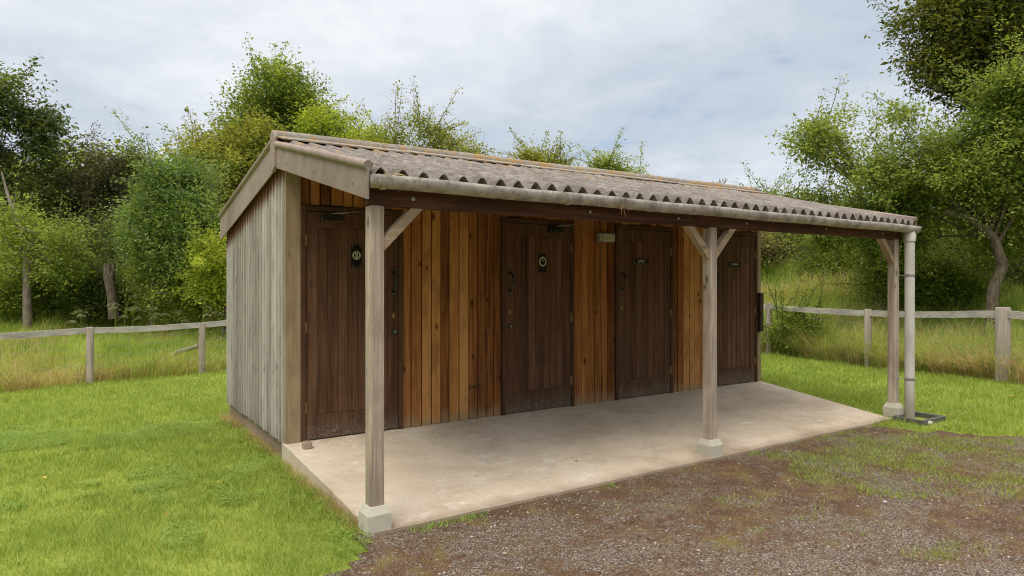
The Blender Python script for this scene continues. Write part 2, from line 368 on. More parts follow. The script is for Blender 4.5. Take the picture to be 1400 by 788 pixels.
# ------------------------------------------------------------------ veranda slab
m = MB(); S2 = [(-.02, .02), (6.56, .02), (6.14, -2.04), (-.01, -2.04)]
nu, nvv = 60, 24; rng = np.random.default_rng(3)
top = []
for i in range(nu+1):
    for j in range(nvv+1):
        u = i/nu; v = j/nvv
        xl = -.02+.01*v; xr = 6.56-.42*v; x = xl+(xr-xl)*u; y = .02-2.06*v
        if j == nvv: y += .018*(float(fbm(np.array(x*3.), np.array(0.), 4))-.5)*2+ (.01*(rng.random()-.5))
        if i in (0,): x += .012*(rng.random()-.5)
        top.append((x, y, -.067*max(0, -y)))
fs = [(i*(nvv+1)+j, i*(nvv+1)+j+1, (i+1)*(nvv+1)+j+1, (i+1)*(nvv+1)+j) for i in range(nu) for j in range(nvv)]
m.add(top, fs)
rim = [i*(nvv+1) for i in range(nu+1)]+[nu*(nvv+1)+j for j in range(1, nvv+1)]+[i*(nvv+1)+nvv for i in range(nu-1, -1, -1)]+[j for j in range(nvv-1, 0, -1)]
rt = [top[i] for i in rim]; rb = [(x, y, -.42) for x, y, z in rt]; n = len(rt)
m.add(rt+rb, [(i, (i+1) % n, n+(i+1) % n, n+i) for i in range(n)])
tag(m.build('concrete_floor', MT['slab']), kind='structure')

# ------------------------------------------------------------------ building
XE, SD = 6.53, 2.51
B = empty('public_toilet_building', (0, 0, 0), label='low timber toilet block with corrugated lean-out roof, four brown doors and a concrete veranda', cat='building')
def rz(y): return 2.645-.260*(.1-y) if y < .1 else 2.645-.195*(y-.1)          # roof sheet centre line
# inner core
m = MB(); m.prism([(.06, -.02), (SD-.03, -.02), (SD-.03, rz(SD)-.12), (.1, 2.47), (.06, 2.46)], 'x', .03, XE-.03); m.build('inner_wall', MT['void'], B)
m = MB(); m.box(.022, XE-.022, .03, SD-.02, -.5, -.012); m.build('foundation', MT['found'], B)
# side walls of vertical feather-edged boards
def side(xf, sgn, name):
    m = MB(); y = .012; rr = random.Random(5+sgn)
    while y < SD:
        w = rr.uniform(.10, .125); y1 = min(y+w, SD); t = rr.uniform(-.002, .002)
        zt0 = rz(max(y, .1))-.07 if y > .1 else 2.5; zt1 = rz(y1)-.07
        zb = -.005+rr.uniform(-.012, .008)
        a0, a1 = xf+sgn*(.008+t), xf+sgn*(.024+t)
        m.add([(xf-sgn*.02, y, zb), (a1, y, zb), (a0, y1-.003, zb), (xf-sgn*.02, y1-.003, zb), (xf-sgn*.02, y, zt0), (a1, y, zt0), (a0, y1-.003, zt1), (xf-sgn*.02, y1-.003, zt1)],
              [(0, 3, 2, 1), (4, 5, 6, 7), (0, 1, 5, 4), (1, 2, 6, 5), (2, 3, 7, 6), (3, 0, 4, 7)]); y = y1
    return m.build(name, MT['grey'], B)
side(0, -1, 'side_wall'); side(XE, 1, 'side_wall')
m = MB(); x = .0
rr = random.Random(11)
while x < XE:
    w = rr.uniform(.11, .13); m.box(x, min(x+w-.003, XE), SD-.01, SD+.012+rr.uniform(0, .006), -.01, rz(SD)-.08); x += w
m.build('rear_wall', MT['grey'], B)
# front wall boards between the doors
W = .973; DX = [.126, 2.224, 3.82, 5.50]; DT = 2.08
def boards(x0, x1, z0, z1, m, rr):
    n = max(1, round((x1-x0)/.102)); ws = [rr.uniform(.85, 1.15) for _ in range(n)]; k = (x1-x0)/sum(ws); x = x0
    for w in ws:
        xb = x+w*k; t = rr.uniform(-.006, .005); zb = z0+rr.uniform(0, .012)
        g_ = .0135; m.add([(x, .03, zb), (xb-g_, .03, zb), (xb-g_, -.016+t, zb), (x, -.010+t, zb), (x, .03, z1), (xb-g_, .03, z1), (xb-g_, -.016+t, z1), (x, -.010+t, z1)],
              [(0, 1, 2, 3), (7, 6, 5, 4), (3, 2, 6, 7), (0, 3, 7, 4), (1, 5, 6, 2), (0, 4, 5, 1)]); x = xb
gaps = [(DX[0]+W, DX[1]), (DX[1]+W, DX[2]), (DX[2]+W, DX[3])]
m = MB(); rr = random.Random(21)
for a, b in gaps: boards(a, b, -.006, 2.5, m, rr)
for d in DX: boards(d, d+W, DT, 2.5, m, rr)
m.build('front_cladding', MT['orange'], B)
m = MB(); m.bbox(-.004, .1255, -.026, .01, -.006, 2.5, .003); m.build('corner_board', MT['corner'], B)
m = MB(); m.bbox(DX[3]+W+.001, XE+.02, -.026, .01, -.006, 2.5, .003); m.build('corner_board', MT['corner'], B)
# foundation strip below front wall is hidden by the slab
def pic_person(m, c, s, y, skirt=False):
    x, z = c
    m.disc((x, y, z+.40*s), .1*s, th=.0015, n=12)
    if skirt: m.prism([(x-.09*s, z+.26*s), (x+.09*s, z+.26*s), (x+.2*s, z-.12*s), (x-.2*s, z-.12*s)], 'y', y-.0015, y)
    else: m.prism([(x-.13*s, z+.26*s), (x+.13*s, z+.26*s), (x+.13*s, z-.1*s), (x-.13*s, z-.1*s)], 'y', y-.0015, y)
    for q in (-1, 1): m.prism([(x+q*.065*s-.04*s, z-.1*s), (x+q*.065*s+.04*s, z-.1*s), (x+q*.065*s+.04*s, z-.46*s), (x+q*.065*s-.04*s, z-.46*s)], 'y', y-.0015, y)
def letters(txt, x0, z0, h, y, mat, parent, name='lettering'):
    cu = bpy.data.curves.new('t', 'FONT'); cu.body = txt; cu.size = h*1.4; cu.extrude = .0008; cu.align_x = 'CENTER'; cu.align_y = 'CENTER'
    o = bpy.data.objects.new('t', cu); C.objects.link(o); bpy.context.view_layer.update()
    me = bpy.data.meshes.new_from_object(o.evaluated_get(bpy.context.evaluated_depsgraph_get())); bpy.data.objects.remove(o)
    for v in me.vertices: v.co = (x0+v.co.x, y-v.co.z, z0+v.co.y)
    me.materials.clear(); me.materials.append(mat); q = bpy.data.objects.new(name, me); C.objects.link(q); q.parent = parent; return q
def door(i, x0, hinge, lock, deco):
    x1 = x0+W; D = None
    m = MB(); m.bbox(x0+.001, x0+.045, -.03, .05, -.004, DT, .003); m.bbox(x1-.045, x1-.001, -.03, .05, -.004, DT, .003); m.bbox(x0+.0455, x1-.0455, -.03, .05, DT-.05, DT-.001, .003)
    m.build('door_frame', MT['frame'], B)
    a, b = x0+.049, x1-.049; t = DT-.054; m = MB(); yf = -.018
    m.box(a+.001, b-.001, yf+.012, .03, .012, t-.001)
    m.bbox(a, a+.105, yf, .01, .01, t, .003); m.bbox(b-.105, b, yf, .01, .01, t, .003)       # stiles
    m.bbox(a+.106, b-.106, yf, .01, t-.14, t, .003)                                             # top rail
    m.bbox(a+.106, b-.106, yf-.001, .01, .01, .22, .003)                                        # bottom rail
    n = 7; w = (b-a-.212)/n
    for k in range(n): m.bbox(a+.106+k*w+.003, a+.106+(k+1)*w-.003, yf+.006, .02, .221, t-.141, .005)
    D = m.build('door', MT['door'], B)
    s = 1 if hinge == 'l' else -1
    hx = (a-.004) if hinge == 'l' else (b+.004)
    for z in (.24, .95, 1.72):
        m = MB(); m.tube([(hx, yf-.008, z), (hx, yf-.008, z+.1)], .006, 8); m.box(hx-.012, hx+.012, yf-.004, yf+.001, z+.003, z+.097); m.build('hinge', MT['brass'], D)
    lx = (b-.05) if hinge == 'l' else (a+.05)
    m = MB()
    m.tube([(lx, yf, 1.30), (lx, yf-.035, 1.31), (lx, yf-.06, 1.34), (lx, yf-.064, 1.40), (lx, yf-.06, 1.46), (lx, yf-.035, 1.49), (lx, yf, 1.50)], .0095, 8)
    m.bbox(lx-.018, lx+.018, yf-.006, yf, 1.27, 1.32, .002); m.bbox(lx-.018, lx+.018, yf-.006, yf, 1.48, 1.53, .002); m.build('handle', MT['black'], D)
    m = MB(); m.disc((lx, yf, 1.08), .017, th=.005, n=16, ry=.024); m.tube([(lx, yf-.003, 1.11), (lx, yf-.003, 1.092)], .006, 6); m.build('keyhole_plate', MT['brass'], D)
    if lock:
        m = MB(); m.disc((lx+.01, yf, .93), .026, th=.012, n=18); m.build('lock', MT['black'], D)
        m = MB(); m.disc((lx+.01, yf-.012, .93), .010, th=.004, n=12); m.build('lock_barrel', MT['steel'], D)
    if i < 2:   # overhead closer
        cx = a+.12 if hinge == 'l' else b-.33
        m = MB(); m.bbox(cx, cx+.2, yf-.055, yf, t-.085, t-.03, .006); m.disc((cx+.06, yf-.055, t-.057), .016, th=.006, n=14)
        m.tube([(cx+.1, yf-.035, t-.02), (cx+.1, yf-.035, t-.03)], .01, 8); m.build('door_closer', MT['black'], D)
        m = MB(); m.tube([(cx+.1, yf-.035, t-.012), (cx+.24, yf-.09, t+.0)], .006, 6); m.tube([(cx+.24, yf-.09, t+.0), (cx+.36, yf-.02, t+.02)], .006, 6); m.build('closer_arm', MT['steel'], D)
    deco(D, x0, yf)
    return D
def sign1(D, x0, yf):
    m = MB(); c = x0+.51; z = 1.64; y = yf+.004
    m.bbox(c-.05, c+.05, y-.006, y, z-.105, z+.10, .002); p = m.build('sign_plate', MT['sign'], D)
    z0 = z+.005
    m = MB(); m.disc((c, y-.006, z0), .04, th=.002); m.build('sign_disc', MT['cream'], D)
    m = MB(); yy = y-.008
    for q in (-.018, .018): pic_person(m, (c+q, z0-.002), .052, yy, skirt=q < 0)
    m.box(c-.0012, c+.0012, yy-.0012, yy, z0-.026, z0+.018)
    m.prism([(c-.012, z0+.024), (c+.012, z0+.024), (c, z0+.036)], 'y', yy-.0015, yy)
    m.build('sign_pictogram', MT['sign'], D)
    for q in (-.036, .036):
        for w in (-.092, .088): m = MB(); m.disc((c+q, y-.006, z+w), .005, th=.002, n=8); m.build('sign_screw', MT['steel'], D)
def sign2(D, x0, yf):
    m = MB(); c = x0+.53; z = 1.62; y = yf+.004
    m.bbox(c-.05, c+.05, y-.006, y, z-.115, z+.085, .002); m.build('sign_plate', MT['sign'], D)
    m = MB(); m.disc((c, y-.006, z), .047, th=.002, n=28, ry=.054); m.build('sign_disc', MT['cream'], D)
    m = MB(); yy = y-.008; m.disc((c, yy, z), .031, th=.0012, n=24, ry=.038); m.build('sign_pictogram_field', MT['sign'], D)
    m = MB(); m.prism([(c-.004, z+.034), (c+.004, z+.034), (c+.003, z-.008), (c-.003, z-.008)], 'y', yy-.003, yy-.0012); m.build('sign_pictogram', MT['cream'], D)
def sign3(D, x0, yf):
    m = MB(); c = x0+.42; z = 1.645; y = yf+.004
    m.bbox(c-.125, c+.125, y-.006, y, z-.032, z+.032, .002); m.build('sign_plate', MT['sign'], D)
    m = MB(); m.box(c-.124, c-.119, y-.0075, y-.006, z-.031, z+.031); m.box(c-.118, c+.124, y-.0075, y-.006, z-.031, z-.028)
    m.build('sign_border', MT['lampbody'], D)
    letters('BABY', c+.0, z+.001, .036, y-.007, MT['cream'], D)
def sign4(D, x0, yf):
    m = MB(); c = x0+.49; z = 1.63; y = yf+.004
    m.bbox(c-.125, c+.125, y-.006, y, z-.03, z+.03, .002); m.build('sign_plate', MT['sign'], D)
    letters('CLEANER', c, z+.001, .026, y-.007, MT['cream'], D)
door(0, DX[0], 'l', True, sign1); door(1, DX[1], 'r', True, sign2); door(2, DX[2], 'r', False, sign3); door(3, DX[3], 'r', False, sign4)
# shallow box on the right-hand corner
m = MB(); m.bbox(XE-.06, XE+.015, -.075, -.028, .70, 1.24, .004); m.build('corner_box', MT['darkbox'], B)
# bulkhead lamp
lx = wx(824); m = MB(); m.bbox(lx-.12, lx+.12, -.075, -.018, 1.86, 1.97, .012); L = m.build('bulkhead_light', MT['lampbody'], B)
m = MB(); m.bbox(lx-.075, lx+.112, -.10, -.0755, 1.868, 1.962, .01); m.build('diffuser', MT['lampglass'], L)
m = MB(); m.bbox(lx-.118, lx-.08, -.092, -.0755, 1.875, 1.955, .004); m.build('end_cap', MT['lampglass'], L)
# cut pipe stubs on the boards
m = MB(); px = wx(647)
for q in (-.05, 0, .05): m.tube([(px+q, -.01, .33), (px+q, -.05, .328)], .011, 8)
m.tube([(px-.07, -.035, .33), (px+.07, -.035, .33)], .005, 6); m.build('pipe_stub', MT['rafter'], B)

# roof sheets
def sheet(y0, y1, nrow, name, xa=-.045, xb=6.585, lift=0.0, amp=.033, seed=0):
    P = .1455; n = int((xb-xa)/P*12); V = []; th = .008
    xsn = np.linspace(xa, xb, n); rr = np.random.default_rng(seed)
    prof = amp*np.cos(2*np.pi*(xsn-.02)/P); wob = .008*(vn(xsn*1.2, xsn*0, 4)-.5)+.007*np.abs(((xsn+.3)/1.02) % 2-1)**.3*np.sign(((xsn+.3)/1.02) % 2-1)*.5
    for k in (0, 1):
        for j in range(nrow+1):
            y = y0+(y1-y0)*j/nrow; e = 0
            if j == 0: e = .012*(_h(np.floor((xsn-.02)/P+.5), 0*xsn, 9)-.5)
            z = rz(y)+lift+prof+wob-th*k
            V += list(zip(xsn, y+e+0*xsn, z))
    N = n*(nrow+1); f = []
    for j in range(nrow):
        for i in range(n-1):
            a = j*n+i; f += [(a, a+1, a+n+1, a+n), (N+a, N+a+n, N+a+n+1, N+a+1)]
    for i in range(n-1): f += [(i, N+i, N+i+1, i+1), (nrow*n+i, nrow*n+i+1, N+nrow*n+i+1, N+nrow*n+i)]
    for j in range(nrow): a = j*n; b = j*n+n-1; f += [(a, a+n, N+a+n, N+a), (b, N+b, N+b+n, b+n)]
    m = MB(); m.add(V, f, True); return m.build(name, MT['roof'], B)
sheet(-2.075, .08, 10, 'front_roof_sheet'); sheet(.12, SD+.09, 10, 'rear_roof_sheet')
# ridge: half round roll with two flat wings, in overlapping lengths
R = MB(); x = -.075; k = 0
cuts = [-.075, 1.1, 2.3, 3.45, 4.65, 5.6, 6.46]
for a, b in zip(cuts[:-1], cuts[1:]):
    lf = .004*(k % 2); poly = []
    for t in np.linspace(0, math.pi, 11): poly.append((.1-math.cos(t)*.06, 2.67+math.sin(t)*.062+lf))
    out = [(.1-.29, rz(.1-.29)+.044+lf)]+[(.1-.06, rz(.04)+.045+lf)]+poly+[(.16, rz(.16)+.045+lf), (.1+.29, rz(.39)+.044+lf)]
    inn = [(p[0], p[1]-.012) for p in out][::-1]
    # closed outline as thin shell
    n = len(out); vs = []
    for xx in (a, b+.05): vs += [(xx, q[0], q[1]) for q in out+inn]
    M_ = 2*n; fs = [(i, (i+1) % M_, M_+(i+1) % M_, M_+i) for i in range(M_)]
    for e in (0, M_): fs += [(e+i, e+i+1, e+M_-2-i, e+M_-1-i) for i in range(n-1)]
    R.add(vs, fs); k += 1
R.build('ridge_cap', MT['ridge'], B)
# bargeboards with rolled top edge (left and right verge)
def barge(xc, sgn):
    xo = xc+sgn*.0; t = .012
    for (ya, za, ha, yb, zb, hb) in ((-2.075, 2.075, .165, .03, 2.555, .165), (.1, 2.61, .23, SD+.07, 2.13, .245)):
        m = MB(); m.prism([(ya, za), (yb, zb), (yb, zb-hb), (ya, za-ha)], 'x', xo-t/2, xo+t/2)
        m.prism([(ya, za+.001), (yb, zb+.001), (yb, zb+.03), (ya, za+.03)], 'x', xo-t/2, xo+t/2)
        q = m.build('bargeboard', MT['barge'], B)
        for t_ in (.12, .5, .86):
            yy = ya+(yb-ya)*t_; zz_ = za+(zb-za)*t_-(ha+(hb-ha)*t_)*.6; nb = MB(); nb.prism([(yy+.006*math.cos(a_), zz_+.006*math.sin(a_)) for a_ in np.linspace(0, 5.5, 8)], 'x', min(xo+sgn*.006, xo+sgn*.009), max(xo+sgn*.006, xo+sgn*.009)); nb.build('nail_head', MT['darktray'], q)
        m = MB(); n = 9; pts = [(xo, ya+(yb-ya)*i/n, za+(zb-za)*i/n+.042) for i in range(n+1)]
        m.tube(pts, .030, 14); m.build('edge_roll', MT['barge'], q)
barge(-.062, -1); barge(6.60, 1)
for sg, xc in ((-1, -.074), (1, 6.612)):
    m = MB(); poly = [(.02, 2.40), (.02, 2.655), (.045, 2.70), (.09, 2.728), (.13, 2.72), (.165, 2.68), (.17, 2.38), (.1, 2.36)]
    m.prism(poly, 'x', xc-.014, xc+.014); m.build('ridge_end', MT['barge'], B)
# rafters and purlins under the canopy
m = MB()
for x in np.linspace(.06, 6.45, 9):
    m.prism([(-2.0, rz(-2.0)-.034), (.0, rz(0)-.034), (.0, rz(0)-.13), (-2.0, rz(-2.0)-.075)], 'x', x-.022, x+.022)
m.build('rafters', MT['rafter'], B)
# beam, posts, braces
PY = -1.957; PX = [.028, 3.172, 6.316]
m = MB(); m.bbox(-.03, 6.42, PY-.04, PY+.035, 1.885, 1.995, .004); bm_ = m.build('eaves_beam', MT['beam'], B)
for x in (.27, 1.75, 2.72, 3.62, 4.9, 6.0):
    m = MB(); m.disc((x, PY-.04, 1.94), .013, th=.008, n=12); m.build('bolt', MT['steel'], bm_)
s = .046
for i, px_ in enumerate(PX):
    m = MB(); m.bbox(px_-s, px_+s, PY-s+.003, PY+s, .005, 1.884 if i == 0 else 1.884, .005)
    p = m.build('post', MT['post'], B)
    w = .078; zb = -.25; m = MB()
    vs = []
    for (h, q) in ((zb, w), (-.035, w), (.012, w*.72)): vs += [(px_-q, PY-q, h), (px_+q, PY-q, h), (px_+q, PY+q, h), (px_-q, PY+q, h)]
    m.add(vs, [(0, 3, 2, 1), (8, 9, 10, 11)]+[(r*4+a, r*4+(a+1) % 4, r*4+4+(a+1) % 4, r*4+4+a) for r in (0, 1) for a in range(4)])
    m.build('plinth', MT['plinth'], B)
    for sg in (-1, 1):
        if (i == 0 and sg < 0) or (i == 2 and sg > 0): continue
        xa = px_+sg*(s+.001); poly = [(xa, 1.60), (xa, 1.69), (xa+sg*.19, 1.883), (xa+sg*.275, 1.883)]
        m = MB(); m.prism(poly, 'y', PY-.03, PY+.03); m.build('brace', MT['post_x'], B)
# half-round gutter
GY, GZ, GR = -2.09, 2.034, .057
m = MB(); n = 60; V = []; f = []; K = 12; x0g, x1g = -.05, 6.56
for i in range(n+1):
    x = x0g+(x1g-x0g)*i/n; sag = .0025*math.sin(i*.5)-.022*i/n
    for (r, o) in ((GR, 0), (GR-.005, 1)):
        V.append((x, GY-r, GZ+sag+.022))
        for k in range(K-1):
            t = math.pi+math.pi*k/(K-2); V.append((x, GY+r*math.cos(t), GZ+sag+r*math.sin(t)))
        V.append((x, GY+r, GZ+sag+.022))
w = 2*(K+1)
for i in range(n):
    for k in range(K):
        a = i*w+k; f.append((a, a+1, a+w+1, a+w)); a += K+1; f.append((a, a+w, a+w+1, a+1))
    a = i*w; f += [(a, a+w, a+w+K+1, a+K+1), (a+K, a+K+K+1, a+w+K+K+1, a+w+K)]
for e in (0, n*w): f.append(tuple(e+k for k in range(K+1)))
m.add(V, f, True); G = m.build('gutter', MT['gutter'], B)
for x in (.02, 1.45, 2.28, 3.75, 5.1, 6.4):
    m = MB(); pts = [(x, GY+(GR+.003)*math.cos(t), GZ-.003-.022*x/6.5+(GR+.003)*math.sin(t)) for t in np.linspace(math.pi, 2*math.pi, 13)]
    for k in range(12):
        p, q = pts[k], pts[k+1]; m.add([(x-.02, p[1], p[2]), (x+.02, p[1], p[2]), (x+.02, q[1], q[2]), (x-.02, q[1], q[2])], [(0, 1, 2, 3)])
    m.build('gutter_joint', MT['gutter'], G)
for x in (.12, .85, 1.62, 2.0, 2.9, 3.95, 4.6, 5.4, 6.15):
    m = MB(); m.tube([(x, GY-.02, GZ-GR-.006), (x, GY+.03, GZ-GR-.004), (x+.03, PY-.043, GZ-GR-.03)], .005, 6); m.build('gutter_bracket', MT['beam'], G)
# old nest of dry stalks stuck in the gutter end
m = MB(); rr = random.Random(8)
for _ in range(34):
    a = np.array([rr.uniform(-.03, .2), GY+rr.uniform(-.05, .04), GZ+rr.uniform(-.01, .035)]); b = a+np.array([rr.uniform(-.08, .08), rr.uniform(-.03, .03), rr.uniform(-.06, .03)])
    m.tube([a, (a+b)/2+np.array([0, 0, .01]), b], .0016, 4)
tag(m.build('dry_stalks', MT['g_straw']), 'tangle of dry stalks caught in the left end of the gutter', 'dry stalks')
m = MB(); c0 = np.array([wx(830)-.9, GY-.05, GZ-.02])
c0[0] = 1.98
for _ in range(12):
    a = c0+np.array([rr.uniform(-.05, .05), rr.uniform(-.012, .02), rr.uniform(-.02, .05)]); b = a+np.array([rr.uniform(-.04, .04), rr.uniform(-.015, 0), rr.uniform(-.11, -.02)])
    m.tube([a, (a+b)/2, b], .0014, 4)
tag(m.build('hanging_stalks', MT['g_straw']), 'wisp of dry stalks hanging over the middle of the gutter', 'dry stalks')
# weed on the ridge
RW = empty('ridge_weed', at3(985, 262, 9.6), label='small weed growing on the roof ridge near its right end', cat='weed')
m = MB(); p0 = np.array(RW.location)
LV = []
for _ in range(9):
    e = p0+np.array([rr.uniform(-.16, .16), rr.uniform(-.05, .05), rr.uniform(.08, .2)]); m.tube([p0, (p0+e)/2+np.array([0, 0, .02]), e], .003, 4)
    for _ in range(10):
        t = rr.uniform(.4, 1); c = p0+(e-p0)*t; d = np.array([rr.gauss(0, 1), rr.gauss(0, 1), rr.gauss(0, 1)]); d /= np.linalg.norm(d); u = np.cross(d, [0, 0, 1.]); LV += [c, c+d*.02+u*.01, c+d*.045, c+d*.02-u*.01]
m.build('stem', MT['bark'], RW); np_mesh('foliage', np.array(LV), 4, MT['l_brown'], RW)
# downpipe
DPX, DPY = 6.42, -2.085
m = MB(); m.tube([(DPX, DPY, -.2), (DPX, DPY, 1.93)], .052, 20); P = m.build('downpipe', MT['pipe'], B)
m = MB(); m.tube([(DPX, DPY, 1.86), (DPX, DPY, 1.935), (DPX, DPY, 1.97)], [.062, .062, .05], 20); m.build('pipe_collar', MT['pipe'], P)
for z in (.28, 1.46):
    m = MB(); m.tube([(DPX, DPY, z), (DPX, DPY, z+.025)], .056, 20); m.tube([(DPX-.05, DPY+.01, z+.012), (PX[2]+.04, PY, z+.012)], .006, 6); m.build('pipe_clip', MT['steel'], P)

# ------------------------------------------------------------------ small things
m = MB(); cx, cy, zz = 6.40, -2.19, float(gz(6.40, -2.19))+.02
for (a, b, c_, d) in ((cx-.24, cx+.26, cy-.17, cy-.13), (cx-.24, cx+.26, cy+.13, cy+.17), (cx-.24, cx-.2, cy-.13, cy+.13), (cx+.22, cx+.26, cy-.13, cy+.13)): m.bbox(a, b, c_, d, zz-.1, zz+.035, .004)
m.box(cx-.2, cx+.22, cy-.13, cy+.13, zz-.1, zz-.02)
tag(m.build('drain_surround', MT['darktray']), 'grey rectangular drain surround at the foot of the downpipe', 'drain')
def rock(name, c, r, mat, label, cat, sq=(1, 1, 1), seed=1):
    import bmesh
    bm = bmesh.new(); bmesh.ops.create_icosphere(bm, subdivisions=2, radius=1); rr = random.Random(seed)
    for v in bm.verts: v.co *= 1+rr.uniform(-.12, .12); v.co.x *= r*sq[0]; v.co.y *= r*sq[1]; v.co.z *= r*sq[2]
    me = bpy.data.meshes.new(name); bm.to_mesh(me); bm.free(); me.materials.append(mat); o = bpy.data.objects.new(name, me); C.objects.link(o); o.location = [float(v) for v in c]; return tag(o, label, cat)
rock('stone', (6.28, -2.36, float(gz(6.28, -2.36))+.02), .04, MT['plinth'], 'pale rounded stone in front of the downpipe', 'stone', (1, 1, .7), 3)
m = MB(); bx = at(421, 5.72); z = -.067*max(0, -bx[1])-.002
m.bbox(bx[0]-.045, bx[0]+.03, bx[1]-.03, bx[1]+.035, z, z+.06, .008); m.tube([(bx[0]-.01, bx[1], z+.059), (bx[0]-.01, bx[1], z+.066)], .018, 10)
tag(m.build('brick_fragment', MT['found']), 'small broken brick lying on the concrete by the first door', 'brick')

# ------------------------------------------------------------------ fences
def fence(name, label, posts, mat_rail, dz_rail, extra_end=None, round_post=False):
    """posts: (x, y, top above rail, radius)"""
    F = empty(name, (0, 0, 0), label=label, cat='fence'); rr = random.Random(len(posts))
    tops = []
    for (x, y, up, r) in posts:
        zg = float(gz(x, y)); tops.append(zg+dz_rail)
        m = MB(); lean = rr.uniform(-.02, .02)
        zt = zg+dz_rail+up
        if round_post: m.tube([(x, y, zg-.2), (x+lean*.5, y, zg+.5), (x+lean, y, zt-.01), (x+lean, y, zt)], [r*1.02, r, r*.97, r*.9], 14)
        else:
            m.add([(x-r, y-r, zg-.2), (x+r, y-r, zg-.2), (x+r, y+r, zg-.2), (x-r, y+r, zg-.2), (x-r+lean, y-r, zt), (x+r+lean, y-r, zt-.012), (x+r+lean, y+r, zt-.008), (x-r+lean, y+r, zt+.006)],
                  [(0, 3, 2, 1), (4, 5, 6, 7), (0, 1, 5, 4), (1, 2, 6, 5), (2, 3, 7, 6), (3, 0, 4, 7)])
        m.build('post', MT['fpost'], F)
    wires = MB()
    for i in range(len(posts)-1):
        p, q = np.array(posts[i][:2]), np.array(posts[i+1][:2]); z0, z1 = tops[i], tops[i+1]
        d = (q-p)/np.linalg.norm(q-p); nn = np.array([-d[1], d[0]]); c = np.array([CAM[0], CAM[1]])-p
        if nn.dot(c) < 0: nn = -nn
        r = max(posts[i][3], posts[i+1][3]); off = nn*(r-.012) if not round_post else nn*.0
        h = .052; th = .02; m = MB(); vs = []
        nseg = 6
        g0, g1 = (p+d*.002, q-d*.002) if not round_post else (p+d*.03, q-d*.03)
        if not round_post: g0, g1 = p+d*.004-d*0, q-d*.004
        for j in range(nseg+1):
            t = j/nseg; c2 = g0+(g1-g0)*t+off; zz = z0+(z1-z0)*t+rr.uniform(-.006, .006)-.012*math.sin(math.pi*t)
            for (a, b) in ((-th, -h), (th, -h), (th, h), (-th, h)): vs.append((c2[0]+nn[0]*a, c2[1]+nn[1]*a, zz-h+b))
        fs = [(0, 1, 2, 3), tuple(nseg*4+k for k in (3, 2, 1, 0))]+[(j*4+k, j*4+4+k, j*4+4+(k+1) % 4, j*4+(k+1) % 4) for j in range(nseg) for k in range(4)]
        m.add(vs, fs); m.build('rail', mat_rail, F)
        for hh in (.18, .34, .5, .66, .8):
            if hh > dz_rail-.15: continue
            a0 = (*p, z0-dz_rail+hh); a1 = (*q, z1-dz_rail+hh); wires.tube([a0, ((a0[0]+a1[0])/2, (a0[1]+a1[1])/2, (a0[2]+a1[2])/2-.01), a1], .0018, 4)
        Ln = np.linalg.norm(q-p)
        for j in range(1, int(Ln/.3)):
            t = j*.3/Ln; e = p+(q-p)*t; zb = z0+(z1-z0)*t-dz_rail; wires.tube([(e[0], e[1], zb+.18), (e[0], e[1], zb+min(.8, dz_rail-.16))], .0013, 4)
    wires.build('wire_netting', MT['wire'], F); return F
P1 = at(123, 11.9); P2 = at(276, 13.1); dv = P2-P1; Lp = []
for k in range(-4, 7):
    q = P1+dv*k; Lp.append((q[0], q[1], .012 if k != 1 else -.01, .062))
fence('rail_fence', 'single-rail timber fence with round posts and wire netting along the left lawn', Lp, MT['frail'], 1.0, round_post=True)
Rp = []
R3 = at(1371, 9.7); R2 = at(1187, 12.1); R1 = at(1051, 14.0)
ds = R3-R2
Rp = [tuple((R3+ds*1.7)[:2])+(.06, .07), tuple((R3+ds*.85)[:2])+(.03, .07), tuple(R3[:2])+(.045, .098), tuple(R2[:2])+(.02, .06), tuple(R1[:2])+(.03, .062)]
dr = R1-R2; q = R1+dr*1.0; Rp.append((q[0], q[1], .02, .06)); q = R1+dr*2.1; Rp.append((q[0], q[1], .02, .06))
fence('rail_fence', 'single-rail timber fence with stout leaning posts edging the lawn on the right', Rp, MT['frail_y'], 1.02, round_post=True)
RPTS = np.array([p[:2] for p in Rp])
# fallen pole leaning on the left fence
m = MB(); a = at(222, 14.0); b = at(272, 13.35)
m.tube([(a[0], a[1], float(gz(a[0], a[1]))+.12), ((a[0]+b[0])/2, (a[1]+b[1])/2, float(gz(b[0], b[1]))+.36), (b[0], b[1], float(gz(b[0], b[1]))+.5)], [.05, .045, .04], 8)
tag(m.build('fallen_pole', MT['deadwood']), 'pale fallen pole leaning against the left fence behind its post', 'pole')

